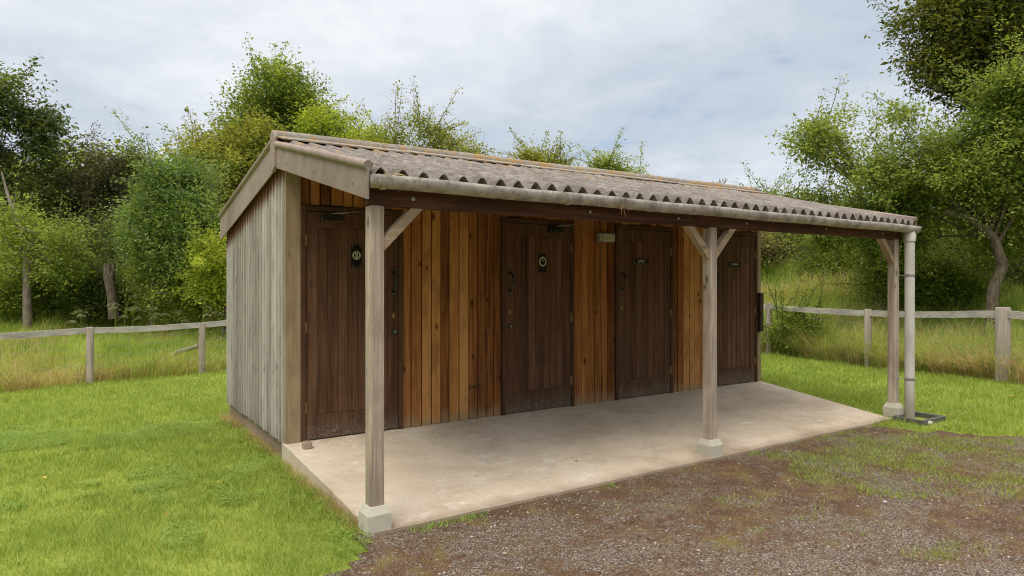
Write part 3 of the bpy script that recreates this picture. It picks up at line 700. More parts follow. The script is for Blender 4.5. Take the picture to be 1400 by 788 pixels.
# ------------------------------------------------------------------ grass
RNG = np.random.default_rng(12)
def blades(px, py, h, w, bend, seg=1, wind=(.0, .0), zoff=-.004):
    """px,py arrays; returns verts for tri (seg=1) or quads+... as quads of 4 verts per face"""
    n = len(px); z = gz(px, py)+zoff; th = RNG.uniform(0, 2*np.pi, n); ph = RNG.uniform(0, 2*np.pi, n)
    sx, sy = np.cos(th)*w/2, np.sin(th)*w/2
    bx, by = np.cos(ph)*bend*h+wind[0]*h, np.sin(ph)*bend*h+wind[1]*h
    if seg == 1:
        V = np.empty((n, 3, 3), 'f'); V[:, 0] = np.stack([px-sx, py-sy, z], -1); V[:, 1] = np.stack([px+sx, py+sy, z], -1); V[:, 2] = np.stack([px+bx, py+by, z+h], -1); return V.reshape(-1, 3)
    V = np.empty((n, seg, 4, 3), 'f')
    for k in range(seg):
        for q, t in ((0, k/seg), (1, (k+1)/seg)):
            cx = px+bx*t**2; cy = py+by*t**2; cz = z+h*(t-.22*bend*t**3*2); ww = (1-t**1.5)*.96+.04
            lo = np.stack([cx-sx*ww, cy-sy*ww, cz], -1); hi = np.stack([cx+sx*ww, cy+sy*ww, cz], -1)
            if q == 0: V[:, k, 0] = lo; V[:, k, 1] = hi
            else: V[:, k, 3] = lo; V[:, k, 2] = hi
    return V.reshape(-1, 3)
def in_view(x, y, m=.12):
    dx = x-CAM[0]; dy = y-CAM[1]; d = dx*FW[0]+dy*FW[1]; l = dx*RT[0]+dy*RT[1]; return (d > 1.2) & (np.abs(l) < (.763+m)*d+.4), d
def blocked(x, y):   # building and slab footprint
    return ((x > -.005) & (x < XE+.02) & (y > -2.03) & (y < SD+.02))&~((y<.0)&(x>6.54+.2*y))
def fence_side(x, y):
    """True inside the mown enclosure"""
    t = (x-P1[0])*dv[0]+(y-P1[1])*dv[1]; nl = (y-(P1[1]+(x-P1[0])*dv[1]/dv[0]))
    xr = np.interp(y, RPTS[:, 1], RPTS[:, 0]); return (nl < -.02) & (x < xr-.02)
V = []
for (d0, d1, dens, hh, ww) in ((1.5, 4.5, 9000, .042, .0042), (4.5, 7, 5200, .048, .006), (7, 10, 3200, .052, .008), (10, 16.5, 1900, .06, .012)):
    wd = .9 if d0 < 4 else 1.3; A = 2*wd*(d1**2-d0**2)/2; n = int(A*dens)
    d = np.sqrt(RNG.uniform(d0**2, d1**2, n)); l = RNG.uniform(-wd, wd, n)*d
    x = CAM[0]+FW[0]*d+RT[0]*l; y = CAM[1]+FW[1]*d+RT[1]*l
    k = ~blocked(x, y) & fence_side(x, y) & ~((abs(x-6.40) < .27) & (abs(y+2.19) < .18))
    gm = gravel(x, y); pr = np.where(gm < -.12, 1.0, np.where(gm < .05, .35, patch(x, y)*.95+.004))
    tuft = fbm(x*3, y*3, 31); pr = pr*(.75+.5*sm(.3, .6, tuft))
    bare = np.exp(-(((x-at(15, 7.2)[0])/.35)**2+((y-at(15, 7.2)[1])/.18)**2))+.8*np.exp(-(((x-at(140, 4.6)[0])/.09)**2+((y-at(140, 4.6)[1])/.06)**2)); pr = pr*(1-np.clip(bare*1.3, 0, 1))
    k &= RNG.random(n) < pr
    x, y, gm, tuft = x[k], y[k], gm[k], tuft[k]; n = len(x)
    edge = ((x > -.16) & (x < 0) & (y > -2.1) & (y < SD)) | ((y > 0) & (y < 2.6) & (x > XE) & (x < XE+.15))
    h = hh*RNG.uniform(.45, 1.35, n)*(.75+.6*sm(.35, .65, tuft))*np.where(gm > -.1, .6, 1)*np.where(edge, 1.0, 1)
    w_ = ww*RNG.uniform(.6, 1.3, n)*np.where(gm > .0, 1.6, 1)
    V.append(blades(x, y, h, w_, RNG.uniform(.2, 1.1, n)))
np_l = np.concatenate(V); tag(np_mesh('lawn_grass', np_l, 3, MT['g_lawn']), kind='stuff')
# longer tufts in the lawn
V = []; nt = 900; d = np.sqrt(RNG.uniform(2.2**2, 8.5**2, nt)); l = RNG.uniform(-.85, .85, nt)*d; tx = CAM[0]+FW[0]*d+RT[0]*l; ty = CAM[1]+FW[1]*d+RT[1]*l
k = ~blocked(tx, ty) & (gravel(tx, ty) < -.15) & fence_side(tx, ty) & ((fbm(tx*1.4, ty*1.4, 33) > .48) | ((tx > -.25) & (tx < 0))); tx, ty = tx[k], ty[k]
ex = RNG.uniform(-.16, -.05, 50); ey = RNG.uniform(-1.9, 1.4, 50); tx = np.concatenate([tx, ex]); ty = np.concatenate([ty, ey])
x = np.repeat(tx, 26)+RNG.normal(0, .022, len(tx)*26); y = np.repeat(ty, 26)+RNG.normal(0, .022, len(tx)*26); k = ~blocked(x, y); x, y = x[k], y[k]
V = blades(x, y, RNG.uniform(.05, .115, len(x)), RNG.uniform(.0035, .006, len(x)), RNG.uniform(.4, 1.6, len(x)), 3)
tag(np_mesh('grass_tufts', V, 4, MT['g_lawn']), kind='stuff')
# weeds along the slab edge
n = 2600; x = RNG.uniform(.2, 6.3, n); y = -2.07-RNG.exponential(.035, n); k = fbm(x*3.1, x*0+2, 35) > .64; x, y = x[k], y[k]
tag(np_mesh('edge_weeds', blades(x, y, RNG.uniform(.015, .04, len(x)), RNG.uniform(.005, .011, len(x)), RNG.uniform(.6, 1.6, len(x)), zoff=.004), 3, MT['g_clover']), kind='stuff')
# dry grass fringe against the foundation
n = 2600; x = RNG.uniform(-.11, -.005, n)*RNG.random(n)**.5; y = RNG.uniform(-2.0, 2.55, n); k = fbm(x*2, y*2.2, 41) > .42; x, y = x[k]-.01, y[k]
tag(np_mesh('dry_grass_fringe', blades(x, y, RNG.uniform(.03, .11, len(x)), np.full(len(x), .004), RNG.uniform(.1, .6, len(x))), 3, MT['g_straw']), kind='stuff')
# moss tufts in the yard
n = 26000; x = RNG.uniform(-.5, 7, n); y = RNG.uniform(-6.0, -2.0, n); k = (gravel(x, y) > 0) & (RNG.random(n) < sm(.5, .75, fbm(x*2.1+7, y*2.6, 51)+.1*patch(x, y)))
x, y = x[k], y[k]; tag(np_mesh('moss_tufts', blades(x, y, RNG.uniform(.006, .02, len(x)), RNG.uniform(.006, .012, len(x)), RNG.uniform(.5, 1.6, len(x)), zoff=.004), 3, MT['g_moss']), kind='stuff')
# clover
V = []; n = 60000; d = np.sqrt(RNG.uniform(2.5**2, 7.5**2, n)); l = RNG.uniform(-.85, -.1, n)*d
x = CAM[0]+FW[0]*d+RT[0]*l; y = CAM[1]+FW[1]*d+RT[1]*l
k = (fbm(x*1.1+3, y*1.1, 61) > .57) & ~blocked(x, y) & (gravel(x, y) < -.05); x, y = x[k], y[k]
V = []
z = gz(x, y)+RNG.uniform(.02, .045, len(x)); a0 = RNG.uniform(0, 6.28, len(x)); r = RNG.uniform(.006, .011, len(x))
for j in range(3):
    a = a0+j*2.094; tl = RNG.uniform(-.3, .3, len(x))*r
    q = np.stack([np.stack([x, y, z], -1), np.stack([x+r*np.cos(a-.55), y+r*np.sin(a-.55), z+tl], -1), np.stack([x+r*1.3*np.cos(a), y+r*1.3*np.sin(a), z+tl], -1), np.stack([x+r*np.cos(a+.55), y+r*np.sin(a+.55), z+tl], -1)], 1); V.append(q.reshape(-1, 3))
tag(np_mesh('clover', np.concatenate(V), 4, MT['g_clover']), kind='stuff')
# meadow beyond the fences
V = []; VS = []
for (d0, d1, dens) in ((5, 8, 300), (8, 13, 520), (13, 18, 520), (18, 27, 330), (27, 40, 60)):
    A = 1.35*(d1**2-d0**2); n = int(A*dens); d = np.sqrt(RNG.uniform(d0**2, d1**2, n)); l = RNG.uniform(-1.35, 1.35, n)*d
    x = CAM[0]+FW[0]*d+RT[0]*l; y = CAM[1]+FW[1]*d+RT[1]*l; k = ~fence_side(x, y); x, y = x[k], y[k]
    # distance outside the fences
    nl = (y-(P1[1]+(x-P1[0])*dv[1]/dv[0])); xr = np.interp(y, RPTS[:, 1], RPTS[:, 0]); out = np.maximum(nl, x-xr)
    hgt = (.18+.66*fbm(x*1.1, y*1.1, 71))*RNG.uniform(.5, 1.2, len(x))*np.where(out < .6, 1.05, .9)
    hgt = hgt*np.where((x < 6), 1.05, 1.45)
    straw = RNG.random(len(x)) < np.where(out < .9, .30, .06)+.6*sm(.46, .62, fbm(x*.9+2, y*.9, 81))
    w_ = .0085*(1+d0/18)*RNG.uniform(.5, 1.2, len(x)); bd = RNG.uniform(.15, .8, len(x))
    V.append(blades(x[~straw], y[~straw], hgt[~straw], w_[~straw], bd[~straw], 3, wind=(.12, -.05)))
    VS.append(blades(x[straw], y[straw], hgt[straw]*.9, w_[straw]*.75, bd[straw]*1.35, 3, wind=(.15, -.05)))
# a denser band right along both fences
for (pa, pb, cnt) in ((P1-dv*3, P1+dv*6, 7000), (np.array([*RPTS[0], 0]), np.array([*RPTS[2], 0]), 3500), (np.array([*RPTS[2], 0]), np.array([*RPTS[3], 0]), 5500), (np.array([*RPTS[3], 0]), np.array([*RPTS[6], 0]), 9000)):
    t = RNG.random(cnt); o = RNG.exponential(.35, cnt)-.04; dd = pb-pa; nn = np.array([-dd[1], dd[0]])/np.hypot(dd[0], dd[1]); c = np.array([3., 2.])-pa[:2]
    if nn.dot(c) > 0: nn = -nn
    x = pa[0]+dd[0]*t+nn[0]*o; y = pa[1]+dd[1]*t+nn[1]*o; n = cnt
    straw = RNG.random(n) < .33+.35*sm(.45, .6, fbm(x*1.1, y*1.1, 91))
    h = RNG.uniform(.15, .75, n)*np.where(x > 6, 1.35, 1.05)*(.7+.6*fbm(x*1.3, y*1.3, 92)); w_ = RNG.uniform(.005, .011, n); bd = RNG.uniform(.3, 1.3, n)
    V.append(blades(x[~straw], y[~straw], h[~straw], w_[~straw], bd[~straw], 3)); VS.append(blades(x[straw], y[straw], h[straw]*.8, w_[straw], bd[straw]*1.2, 3))
tag(np_mesh('meadow_grass', np.concatenate(V), 4, MT['g_meadow']), kind='stuff')
tag(np_mesh('dry_grass', np.concatenate(VS), 4, MT['g_straw']), kind='stuff')
# loose stones
n = 90000; d = np.sqrt(RNG.uniform(2.2**2, 9.5**2, n)); l = RNG.uniform(-.4, .88, n)*d; x = CAM[0]+FW[0]*d+RT[0]*l; y = CAM[1]+FW[1]*d+RT[1]*l
k = (gravel(x, y) > .0) & (RNG.random(n) < (.25+1.1*sm(.4, .62, fbm(x*1.5+9, y*1.5, 101)))*(1-.6*patch(x, y))) & (RNG.random(n) < 1.3*4.2/np.maximum(d, 4)); x, y, d = x[k], y[k], d[k]; n = len(x)
r = .0021+.0045*RNG.random(n)**3*1.7; r *= np.where(RNG.random(n) < .012, 2.0, 1)
base = np.array([(1, 0, 0), (0, 1, 0), (-1, 0, 0), (0, -1, 0), (0, 0, 1), (0, 0, -1)], float)
th = RNG.uniform(0, 6.28, n); ct, st = np.cos(th), np.sin(th); PV = np.empty((n, 6, 3))
for j, b in enumerate(base):
    bb = (b*np.array([1.25, .85, .6]))[None, :]*RNG.uniform(.7, 1.2, (n, 1)); PV[:, j, 0] = x+r*(bb[:, 0]*ct-bb[:, 1]*st); PV[:, j, 1] = y+r*(bb[:, 0]*st+bb[:, 1]*ct); PV[:, j, 2] = gz(x, y)+.010+r*.3+r*bb[:, 2]
fc = np.array([(0, 1, 4), (1, 2, 4), (2, 3, 4), (3, 0, 4), (1, 0, 5), (2, 1, 5), (3, 2, 5), (0, 3, 5)])
tag(grid_mesh('loose_gravel', PV.reshape(-1, 3), (fc[None]+np.arange(n)[:, None, None]*6).reshape(-1, 3), MT['stones'], False), kind='stuff')
# fallen leaves on the right lawn
V = []
for (px, d, s_) in ((1384, 8.6, .05), (1372, 8.9, .03), (1346, 8.8, .035), (1163, 10.2, .035), (1300, 7.6, .03), (1250, 6.6, .02), (60, 5.2, .03), (300, 5.1, .025), (230, 4.4, .025), (1330, 9.4, .03)):
    q = at(px, d); z = float(gz(q[0], q[1]))+.05; a = RNG.uniform(0, 6.28); c_, s2 = math.cos(a), math.sin(a)
    for (u, v, w_) in ((-s_, 0, .0), (0, -s_*.6, .012), (s_, 0, .004), (0, s_*.6, .012)): V.append((q[0]+u*c_-v*s2, q[1]+u*s2+v*c_, z+w_))
for _ in range(16):
    x_ = RNG.uniform(.3, 6); y_ = -RNG.uniform(.05, 1.9); z = -.067*(-y_)+.004; a = RNG.uniform(0, 6.28); s_ = RNG.uniform(.008, .02); c_, s2 = math.cos(a), math.sin(a)
    for (u, v, w_) in ((-s_, 0, .002), (0, -s_*.5, .004), (s_, 0, .002), (0, s_*.5, .006)): V.append((x_+u*c_-v*s2, y_+u*s2+v*c_, z+w_))
tag(np_mesh('fallen_leaves', np.array(V), 4, MT['leafy']), kind='stuff')

# ------------------------------------------------------------------ trees
def leaves(cent, out, spread, per, size, rng, flat=.6, droop=.25, aspect=.55):
    n = len(cent)*per; c = np.repeat(cent, per, 0); o = np.repeat(out, per, 0); sp = np.repeat(spread, per)[:, None]
    g_ = np.clip(rng.normal(0, 1, (n, 3)), -1.45, 1.45); g_[:, 2] *= flat; c = c+g_*sp+o*sp*rng.uniform(-.6, .9, (n, 1)); c[:, 2] -= droop*sp[:, 0]*np.abs(g_[:, 0])
    d = rng.normal(0, 1, (n, 3)); d[:, 2] = d[:, 2]*.55-.35; d += o*.6; d /= np.linalg.norm(d, axis=1)[:, None]
    up = rng.normal(0, .55, (n, 3)); up[:, 2] += 1; u = np.cross(d, up); u /= np.linalg.norm(u, axis=1)[:, None]+1e-6; nn = np.cross(u, d)
    s_ = size*np.clip(np.exp(rng.normal(0, .33, (n, 1))), .4, 2.0); V = np.empty((n, 4, 3), 'f')
    V[:, 0] = c; V[:, 1] = c+d*s_*.5+u*s_*aspect*.5+nn*s_*.07; V[:, 2] = c+d*s_; V[:, 3] = c+d*s_*.5-u*s_*aspect*.5+nn*s_*.07
    return V.reshape(-1, 3)
def tree(name, label, cat, group, d, base, lobes, lmat, n, size, trunk=None, bmat='bark', seed=1, per=36, spread=.22, limbs=12, r0=.12, dscale=1.0, twigs=1, parts=('trunk', 'crown'), flat=.6, shell=.5, aspect=.55, hollow=0.0, carve=.445, carve_s=1.25, shoots=.10, shoot_len=1.0, limb_lo=.35):
    """lobes: (px, py, rx, ry[, depth offset]) of crown masses seen at distance d; base: px of the trunk foot"""
    rng = np.random.default_rng(seed); k = d/F_PX; n = int(n*1.95); size *= .71
    b = at(base, d); b[2] = float(gz(b[0], b[1]))
    T = empty(name, b, label=label, cat=cat, group=group)
    ar = np.array([l[2]*l[3] for l in lobes], float); ar /= ar.sum(); nc = max(12, int(n/per*1.6)); cs = []; os_ = []; cen = []
    for l, a_ in zip(lobes, ar):
        m_ = max(3, int(nc*a_)); off = l[4] if len(l) > 4 else rng.uniform(-.4, .4)
        c = at3(l[0], l[1], d)+FW*off; cen.append(c); v = rng.normal(0, 1, (m_, 3)); v /= np.linalg.norm(v, axis=1)[:, None]
        r = rng.random((m_, 1))**shell; r = hollow+(1-hollow)*r
        r *= 1+.28*(vn(v[:, :1]*3+seed, v[:, 2:]*3, 7)-.5)*2
        L = v*r; cs.append(c+L[:, :1]*RT*l[2]*k+L[:, 1:2]*FW*(l[2]+l[3])*.5*k*dscale+L[:, 2:3]*np.array([0, 0, 1.])*l[3]*k); os_.append(v)
    cs = np.concatenate(cs); os_ = np.concatenate(os_); gr = gz(cs[:, 0], cs[:, 1])+.15; cs[:, 2] = np.maximum(cs[:, 2], gr)
    q1_ = fbm((cs[:, 0]+cs[:, 2]*.35)*carve_s, (cs[:, 2]-cs[:, 1]*.5)*carve_s, seed); kk_ = q1_ > carve; cs, os_ = cs[kk_], os_[kk_]
    # shoots: leafy twigs reaching out of the crown
    si = rng.choice(len(cs), int(len(cs)*shoots), replace=True); SH = []; so_ = []; SL = []
    for i in si:
        dr_ = os_[i]*.8+np.array([0, 0, .55])+rng.normal(0, .35, 3); dr_ /= np.linalg.norm(dr_); ln = rng.uniform(.4, 1.15)*shoot_len
        st_ = cs[i]; SL.append((st_, st_+dr_*ln)); nn_ = max(4, int(ln/(spread*.35)))
        for t_ in np.linspace(.15, 1, nn_): SH.append(st_+dr_*ln*t_+rng.normal(0, .02, 3)); so_.append(dr_)
    SV = leaves(np.array(SH), np.array(so_), np.full(len(SH), spread*.33), max(5, per//5), size*.9, rng, flat=.8, aspect=aspect) if SH else np.zeros((0, 3), 'f')
    CV = leaves(cs, os_, spread*rng.uniform(.6, 1.3, len(cs)), per, size, rng, flat=flat, aspect=aspect)
    np_mesh(parts[1], np.concatenate([CV, SV]), 4, MT[lmat], T)
    m = MB()
    for a_, b_ in SL[:280]: m.tube([a_, (a_+b_)/2, b_], [.012, .008, .003], 3, cap=False)
    if trunk: P_ = [at3(q[0], q[1], d+(q[3] if len(q) > 3 else 0)) for q in trunk]; P_[0][2] = b[2]-.15; Rr = [q[2] for q in trunk]
    else:
        tp = cen[int(np.argmax([c[2] for c in cen]))].copy(); P_ = [b-np.array([0, 0, .15])]
        for t in (.25, .5, .75, .92): q = b+(tp-b)*t; q[:2] += rng.normal(0, .1, 2); P_.append(q)
        Rr = [r0*(1-.8*t) for t in (0, .25, .5, .75, .92)]
    m.tube(P_, Rr, 9); P_ = np.array(P_)
    idx = rng.choice(len(cs), min(limbs, len(cs)), replace=False)
    for i in idx:
        t = cs[i]; hh = P_[:, 2]; f = rng.uniform(limb_lo, .98); j = f*(len(P_)-1); j0 = int(j); s_ = P_[j0]+(P_[min(j0+1, len(P_)-1)]-P_[j0])*(j-j0)
        if s_[2] > t[2]+.3: s_ = P_[max(1, j0-1)]
        rr_ = min(.035, Rr[min(j0, len(Rr)-1)]*.4); mid = (s_+t)/2+rng.normal(0, .12, 3)+np.array([0, 0, .12]); q1 = (s_+mid)/2+rng.normal(0, .06, 3); q2 = (mid+t)/2+rng.normal(0, .06, 3)
        m.tube([s_, q1, mid, q2, t], [rr_, rr_*.75, rr_*.55, rr_*.35, .006], 5, cap=False)
        if twigs:
            dd = np.linalg.norm(cs-mid, axis=1); nb = np.argsort(dd)[:6]
            for u in rng.choice(nb, 3, replace=False): m.tube([mid, (mid+cs[u])/2+rng.normal(0, .05, 3), cs[u]], [rr_*.4, rr_*.25, .004], 4, cap=False)
    m.build(parts[0], MT[bmat], T); return T
GL, GR_ = 'trees beyond the left fence', 'trees behind the building'
tree('tall_tree', 'tallest dark feathery tree at the far left edge', 'tree', GL, 24, -10, [(0, 150, 60, 48), (-50, 220, 70, 70), (30, 200, 45, 40), (10, 270, 70, 60), (60, 150, 20, 22)], 'l_dark', 34000, .16, r0=.22, seed=11, spread=.34, limbs=16)
tree('dark_tree', 'dull dark tree with a twiggy top between the tall tree and the ash sapling', 'tree', GL, 26, 130, [(125, 240, 48, 50), (90, 280, 55, 60), (165, 265, 42, 50), (130, 330, 70, 50), (180, 225, 26, 25)], 'l_purple', 26000, .13, r0=.18, seed=12, spread=.36, limbs=40)
tree('dying_tree', 'half-dead tree with a pale forked trunk and bare branches at far left', 'tree', GL, 18, 38, [(25, 335, 34, 28), (75, 330, 38, 30), (10, 300, 26, 22), (95, 370, 30, 25)], 'l_mid', 4200, .10,
     trunk=[(38, 436, .12), (37, 390, .10), (36, 350, .09), (26, 310, .06), (10, 265, .04), (2, 235, .02)], bmat='barkpale', seed=13, spread=.25, limbs=14, per=20)
m = MB()
tree('ash_sapling', 'pale green ash sapling with a slim white stem left of the building', 'tree', GL, 17.5, 208, [(235, 240, 38, 34), (215, 290, 45, 38), (255, 300, 45, 40), (200, 335, 35, 25), (260, 355, 50, 30), (200, 190, 13, 16)], 'l_ash', 20000, .12,
     trunk=[(208, 415, .05), (209, 370, .045), (206, 320, .04), (215, 270, .03), (205, 215, .018), (200, 185, .008)], bmat='barkpale', seed=14, carve=.49, spread=.24, limbs=16, aspect=.42)
tree('round_tree', 'mid green rounded tree leaning over the rear corner of the building', 'tree', GL, 21, 300, [(290, 215, 45, 45), (330, 260, 50, 55), (250, 270, 45, 50), (350, 200, 30, 40), (300, 320, 60, 50)], 'l_olive', 28000, .13, r0=.18, seed=15, spread=.3, limbs=18)
tree('tall_round_tree', 'tallest bright tree rising above the roof peak', 'tree', GR_, 23, 385, [(385, 130, 52, 42), (345, 165, 40, 38), (435, 165, 45, 38), (390, 200, 75, 45), (400, 270, 90, 60)], 'l_mid', 36000, .14, r0=.22, seed=16, spread=.32, limbs=20)
tree('olive_tree', 'olive yellow tree touching the roof ridge right of the peak', 'tree', GR_, 19, 470, [(470, 185, 40, 26), (440, 180, 26, 22), (505, 190, 24, 20), (475, 250, 70, 55)], 'l_yel', 20000, .11, r0=.14, seed=17, spread=.24, limbs=16)
tree('thin_tree', 'thin twiggy light green tree above the roof with bare top twigs', 'tree', GR_, 17, 585, [(575, 182, 34, 24), (605, 200, 36, 20), (548, 195, 26, 20), (640, 212, 22, 12), (585, 235, 70, 30), (590, 290, 60, 45)], 'l_olive', 11000, .085, r0=.1, seed=18, spread=.2, limbs=46, per=22)
tree('feathery_tree', 'feathery green treetop showing over the middle of the ridge', 'tree', GR_, 19, 745, [(725, 214, 20, 11), (755, 224, 30, 10), (715, 204, 10, 7), (750, 260, 50, 25)], 'l_olive', 6500, .09, r0=.08, seed=19, spread=.17, limbs=20, per=24)
tree('low_tree', 'low loose treetop showing over the ridge right of its middle', 'tree', GR_, 20, 840, [(825, 224, 14, 10), (850, 234, 22, 8), (870, 240, 14, 5), (840, 270, 45, 22)], 'l_fruit', 5200, .09, r0=.08, seed=20, spread=.17, limbs=20, per=22)
tree('slender_tree', 'slender treetop just clearing the ridge near its right end', 'tree', GR_, 21, 1060, [(1045, 275, 32, 16), (1075, 285, 30, 20), (1050, 310, 45, 30)], 'l_fruit', 7000, .09, r0=.08, seed=21, spread=.2, limbs=14, per=24)
GRR = 'trees beyond the right fence'
tree('fruit_tree', 'leaning fruit tree with an open crown right of the roof', 'tree', GRR, 15, 1206, [(1115, 195, 30, 30), (1150, 170, 30, 24), (1190, 215, 40, 30), (1105, 235, 36, 22), (1160, 260, 60, 30), (1095, 275, 40, 20), (1215, 250, 30, 30), (1150, 315, 60, 26)], 'l_fruit', 15000, .095,
     trunk=[(1206, 420, .15), (1200, 375, .13), (1192, 330, .11), (1180, 280, .08), (1165, 225, .05), (1140, 180, .02)], bmat='barkpale', limb_lo=.6, seed=22, spread=.22, limbs=34, per=26)
tree('curved_tree', 'broad tree with a curved bare trunk at the right edge', 'tree', GRR, 12.5, 1355, [(1330, 230, 60, 45), (1280, 270, 45, 40, .9), (1390, 260, 60, 60, .5), (1300, 190, 45, 24), (1360, 180, 50, 40), (1250, 150, 40, 8), (1290, 330, 50, 30, 1.5), (1400, 340, 40, 35, 1.0), (1370, 130, 60, 30), (1440, 220, 60, 90), (1255, 310, 35, 30, 1.0), (1238, 235, 34, 36, .6), (1225, 290, 40, 36, 1.2)], 'l_fruit', 44000, .085,
     trunk=[(1352, 420, .11), (1358, 395, .10), (1371, 362, .095), (1358, 325, .085), (1328, 300, .07), (1292, 290, .045)], bmat='bark', limb_lo=.5, seed=23, spread=.2, limbs=26, per=30)
tree('chestnut_tree', 'big dark chestnut with drooping leaves filling the top right corner', 'tree', GRR, 15, 1490, [(1300, 35, 62, 55), (1275, 90, 35, 25), (1365, 70, 70, 60), (1430, 40, 90, 80), (1340, -40, 90, 60), (1320, 110, 40, 22), (1400, 130, 70, 30), (1240, 30, 18, 14), (1470, 130, 80, 80), (1450, -60, 120, 80)], 'l_chest', 52000, .14, r0=.3, seed=24, spread=.27, limbs=24, per=26, aspect=.42)
# bushes and undergrowth
GB = 'bushes beyond the left fence'
def bush(label, d, base, lobes, lmat, n, size, seed, group, **k):
    return tree('bush', label, 'bush', group, d, base, lobes, lmat, n, size, r0=.04, seed=seed, parts=('stem', 'foliage'), **{**dict(spread=.25, limbs=10, per=30), **k})
bush('dark undergrowth bush at the far left edge under the tall tree', 21, -20, [(-20, 370, 50, 55), (10, 400, 40, 30)], 'l_dark', 10000, .11, 31, GB)
bush('broad green bush right of the forked pale trunk', 20.5, 90, [(85, 385, 50, 45), (115, 350, 35, 45), (60, 350, 30, 35)], 'l_dark', 13000, .10, 32, GB)  # dark leaf colour stands in for the shade on this green bush
bush('shaded dark bush behind the broken trunk', 21, 160, [(155, 380, 45, 50), (180, 340, 40, 45)], 'l_dark', 12000, .10, 33, GB)
bush('green bush between the broken trunk and the ash sapling', 19, 235, [(225, 390, 40, 32), (250, 365, 35, 45)], 'l_mid', 9000, .10, 34, GB)
bush('yellow green bush against the rear corner of the building', 16, 300, [(300, 355, 34, 38), (325, 340, 30, 45), (285, 385, 28, 26)], 'l_yel', 11000, .085, 35, GB, spread=.18)
bush('dark thicket behind the yellow green bush', 20, 320, [(330, 360, 60, 50), (380, 340, 60, 60)], 'l_dark', 10000, .11, 36, GB)
GBR = 'bushes beyond the right fence'
bush('brown tinged thicket on the bank behind the fruit tree', 20, 1100, [(1085, 335, 40, 36), (1125, 345, 40, 34), (1160, 340, 36, 40), (1050, 340, 30, 34), (1190, 360, 30, 34), (1010, 330, 40, 30)], 'l_brown', 15000, .09, 37, GBR, limbs=40)
bush('dark bush between the fruit tree and the curved trunk', 17, 1270, [(1260, 370, 40, 40), (1295, 350, 45, 50), (1235, 340, 35, 50)], 'l_mid', 15000, .09, 38, GBR)
bush('dark leafy bush behind the curved trunk', 16, 1380, [(1340, 380, 40, 36), (1390, 370, 50, 50), (1430, 350, 50, 60)], 'l_dark', 15000, .09, 39, GBR)
bush('low shrub growing through the right fence beside its far post', 13.6, 1085, [(1078, 445, 26, 26), (1105, 455, 22, 20)], 'l_mid', 7500, .06, 40, GBR, spread=.12, limbs=6)
bush('tall bramble beyond the right fence left of the fruit tree', 18, 1185, [(1175, 365, 30, 26), (1205, 350, 30, 36)], 'l_mid', 7000, .09, 41, GBR)
for i, (px, d, mt, lab) in enumerate([(20, 19.5, 'l_mid', 'low undergrowth bush at the foot of the forked pale trunk'), (118, 19, 'l_dark', 'low dark bush left of the broken trunk'), (186, 20, 'l_mid', 'low bush just right of the broken trunk'),
        (268, 18, 'l_fruit', 'low green bush behind the fallen pole'), (325, 18.5, 'l_mid', 'low bush mostly hidden by the rear corner of the building')]):
    bush(lab, d, px, [(px-22, 405, 30, 26), (px+20, 398, 32, 30), (px, 385, 34, 26)], mt, 7500, .09, 50+i, GB)
for i, (px, d, mt, lab) in enumerate([(1140, 19, 'l_fruit', 'light green scrub on the bank left of the leaning fruit tree'), (1240, 15, 'l_fruit', 'light green scrub right of the leaning fruit tree'), (1310, 14.5, 'l_mid', 'low bush left of the curved trunk behind the fence')]):
    bush(lab, d, px, [(px-25, 385-8*(i == 0), 32, 22), (px+22, 380-8*(i == 0), 32, 26), (px, 360, 34, 22)], mt, 7500, .08, 60+i, GBR)
# broken trunk
b = at(154, 17.5); b[2] = float(gz(b[0], b[1])); T = empty('broken_trunk', b, label='broken dead trunk standing alone left of the ash sapling', cat='tree stump'); m = MB()
m.tube([at3(156, 436, 17.5), at3(153, 405, 17.5), at3(149, 380, 17.5), at3(147, 362, 17.5)], [.14, .12, .13, .10], 10); m.tube([at3(152, 385, 17.5), at3(156, 368, 17.4), at3(154, 358, 17.4)], [.06, .05, .03], 7)
m.build('trunk', MT['bark'], T)
# hogweed
def hog(px, d, h, i):
    b = at(px, d); b[2] = float(gz(b[0], b[1])); rr = random.Random(i)
    lab = ['cream hogweed flower head just left of the ash sapling', 'hogweed in front of the broken trunk', 'taller hogweed right of the broken trunk', 'hogweed flowering below the ash sapling',
           'flat cream hogweed head nearest the rear corner of the building', 'hogweed rising above the fence rail beside the building', 'small hogweed between the ash sapling and the bush', 'lone hogweed head at the left of the row'][i]
    T = empty('hogweed', b, label=lab, cat='plant', group='flowering hogweeds beyond the left fence')
    m = MB(); tp = b+np.array([rr.uniform(-.1, .1), 0, h]); m.tube([b, (b+tp)/2+np.array([.02, 0, 0]), tp], [.009, .007, .005], 5); heads = [(tp, .17)]
    for q in (.6, .75):
        e = b+(tp-b)*q; t2 = e+np.array([rr.uniform(-.25, .25), rr.uniform(-.1, .1), rr.uniform(.1, .22)]); m.tube([e, t2], [.005, .003], 4); heads.append((t2, .11))
    rng = np.random.default_rng(i)
    for c, r in heads:
        V = []
        for _ in range(70):
            a = rng.uniform(0, 6.28); q = r*rng.random()**.5; e = c+np.array([q*math.cos(a), q*math.sin(a), .03-.6*q*q/r+rng.uniform(-.008, .008)]); s_ = .014
            V += [e+np.array([-s_, 0, 0]), e+np.array([0, -s_, .003]), e+np.array([s_, 0, 0]), e+np.array([0, s_, .003])]
            if _ % 7 == 0: m.tube([c-np.array([0, 0, .012]), e], .002, 3, cap=False)
        np_mesh('flower_head', np.array(V), 4, MT['umbel'], T)
    m.build('stem', MT['l_mid'], T)
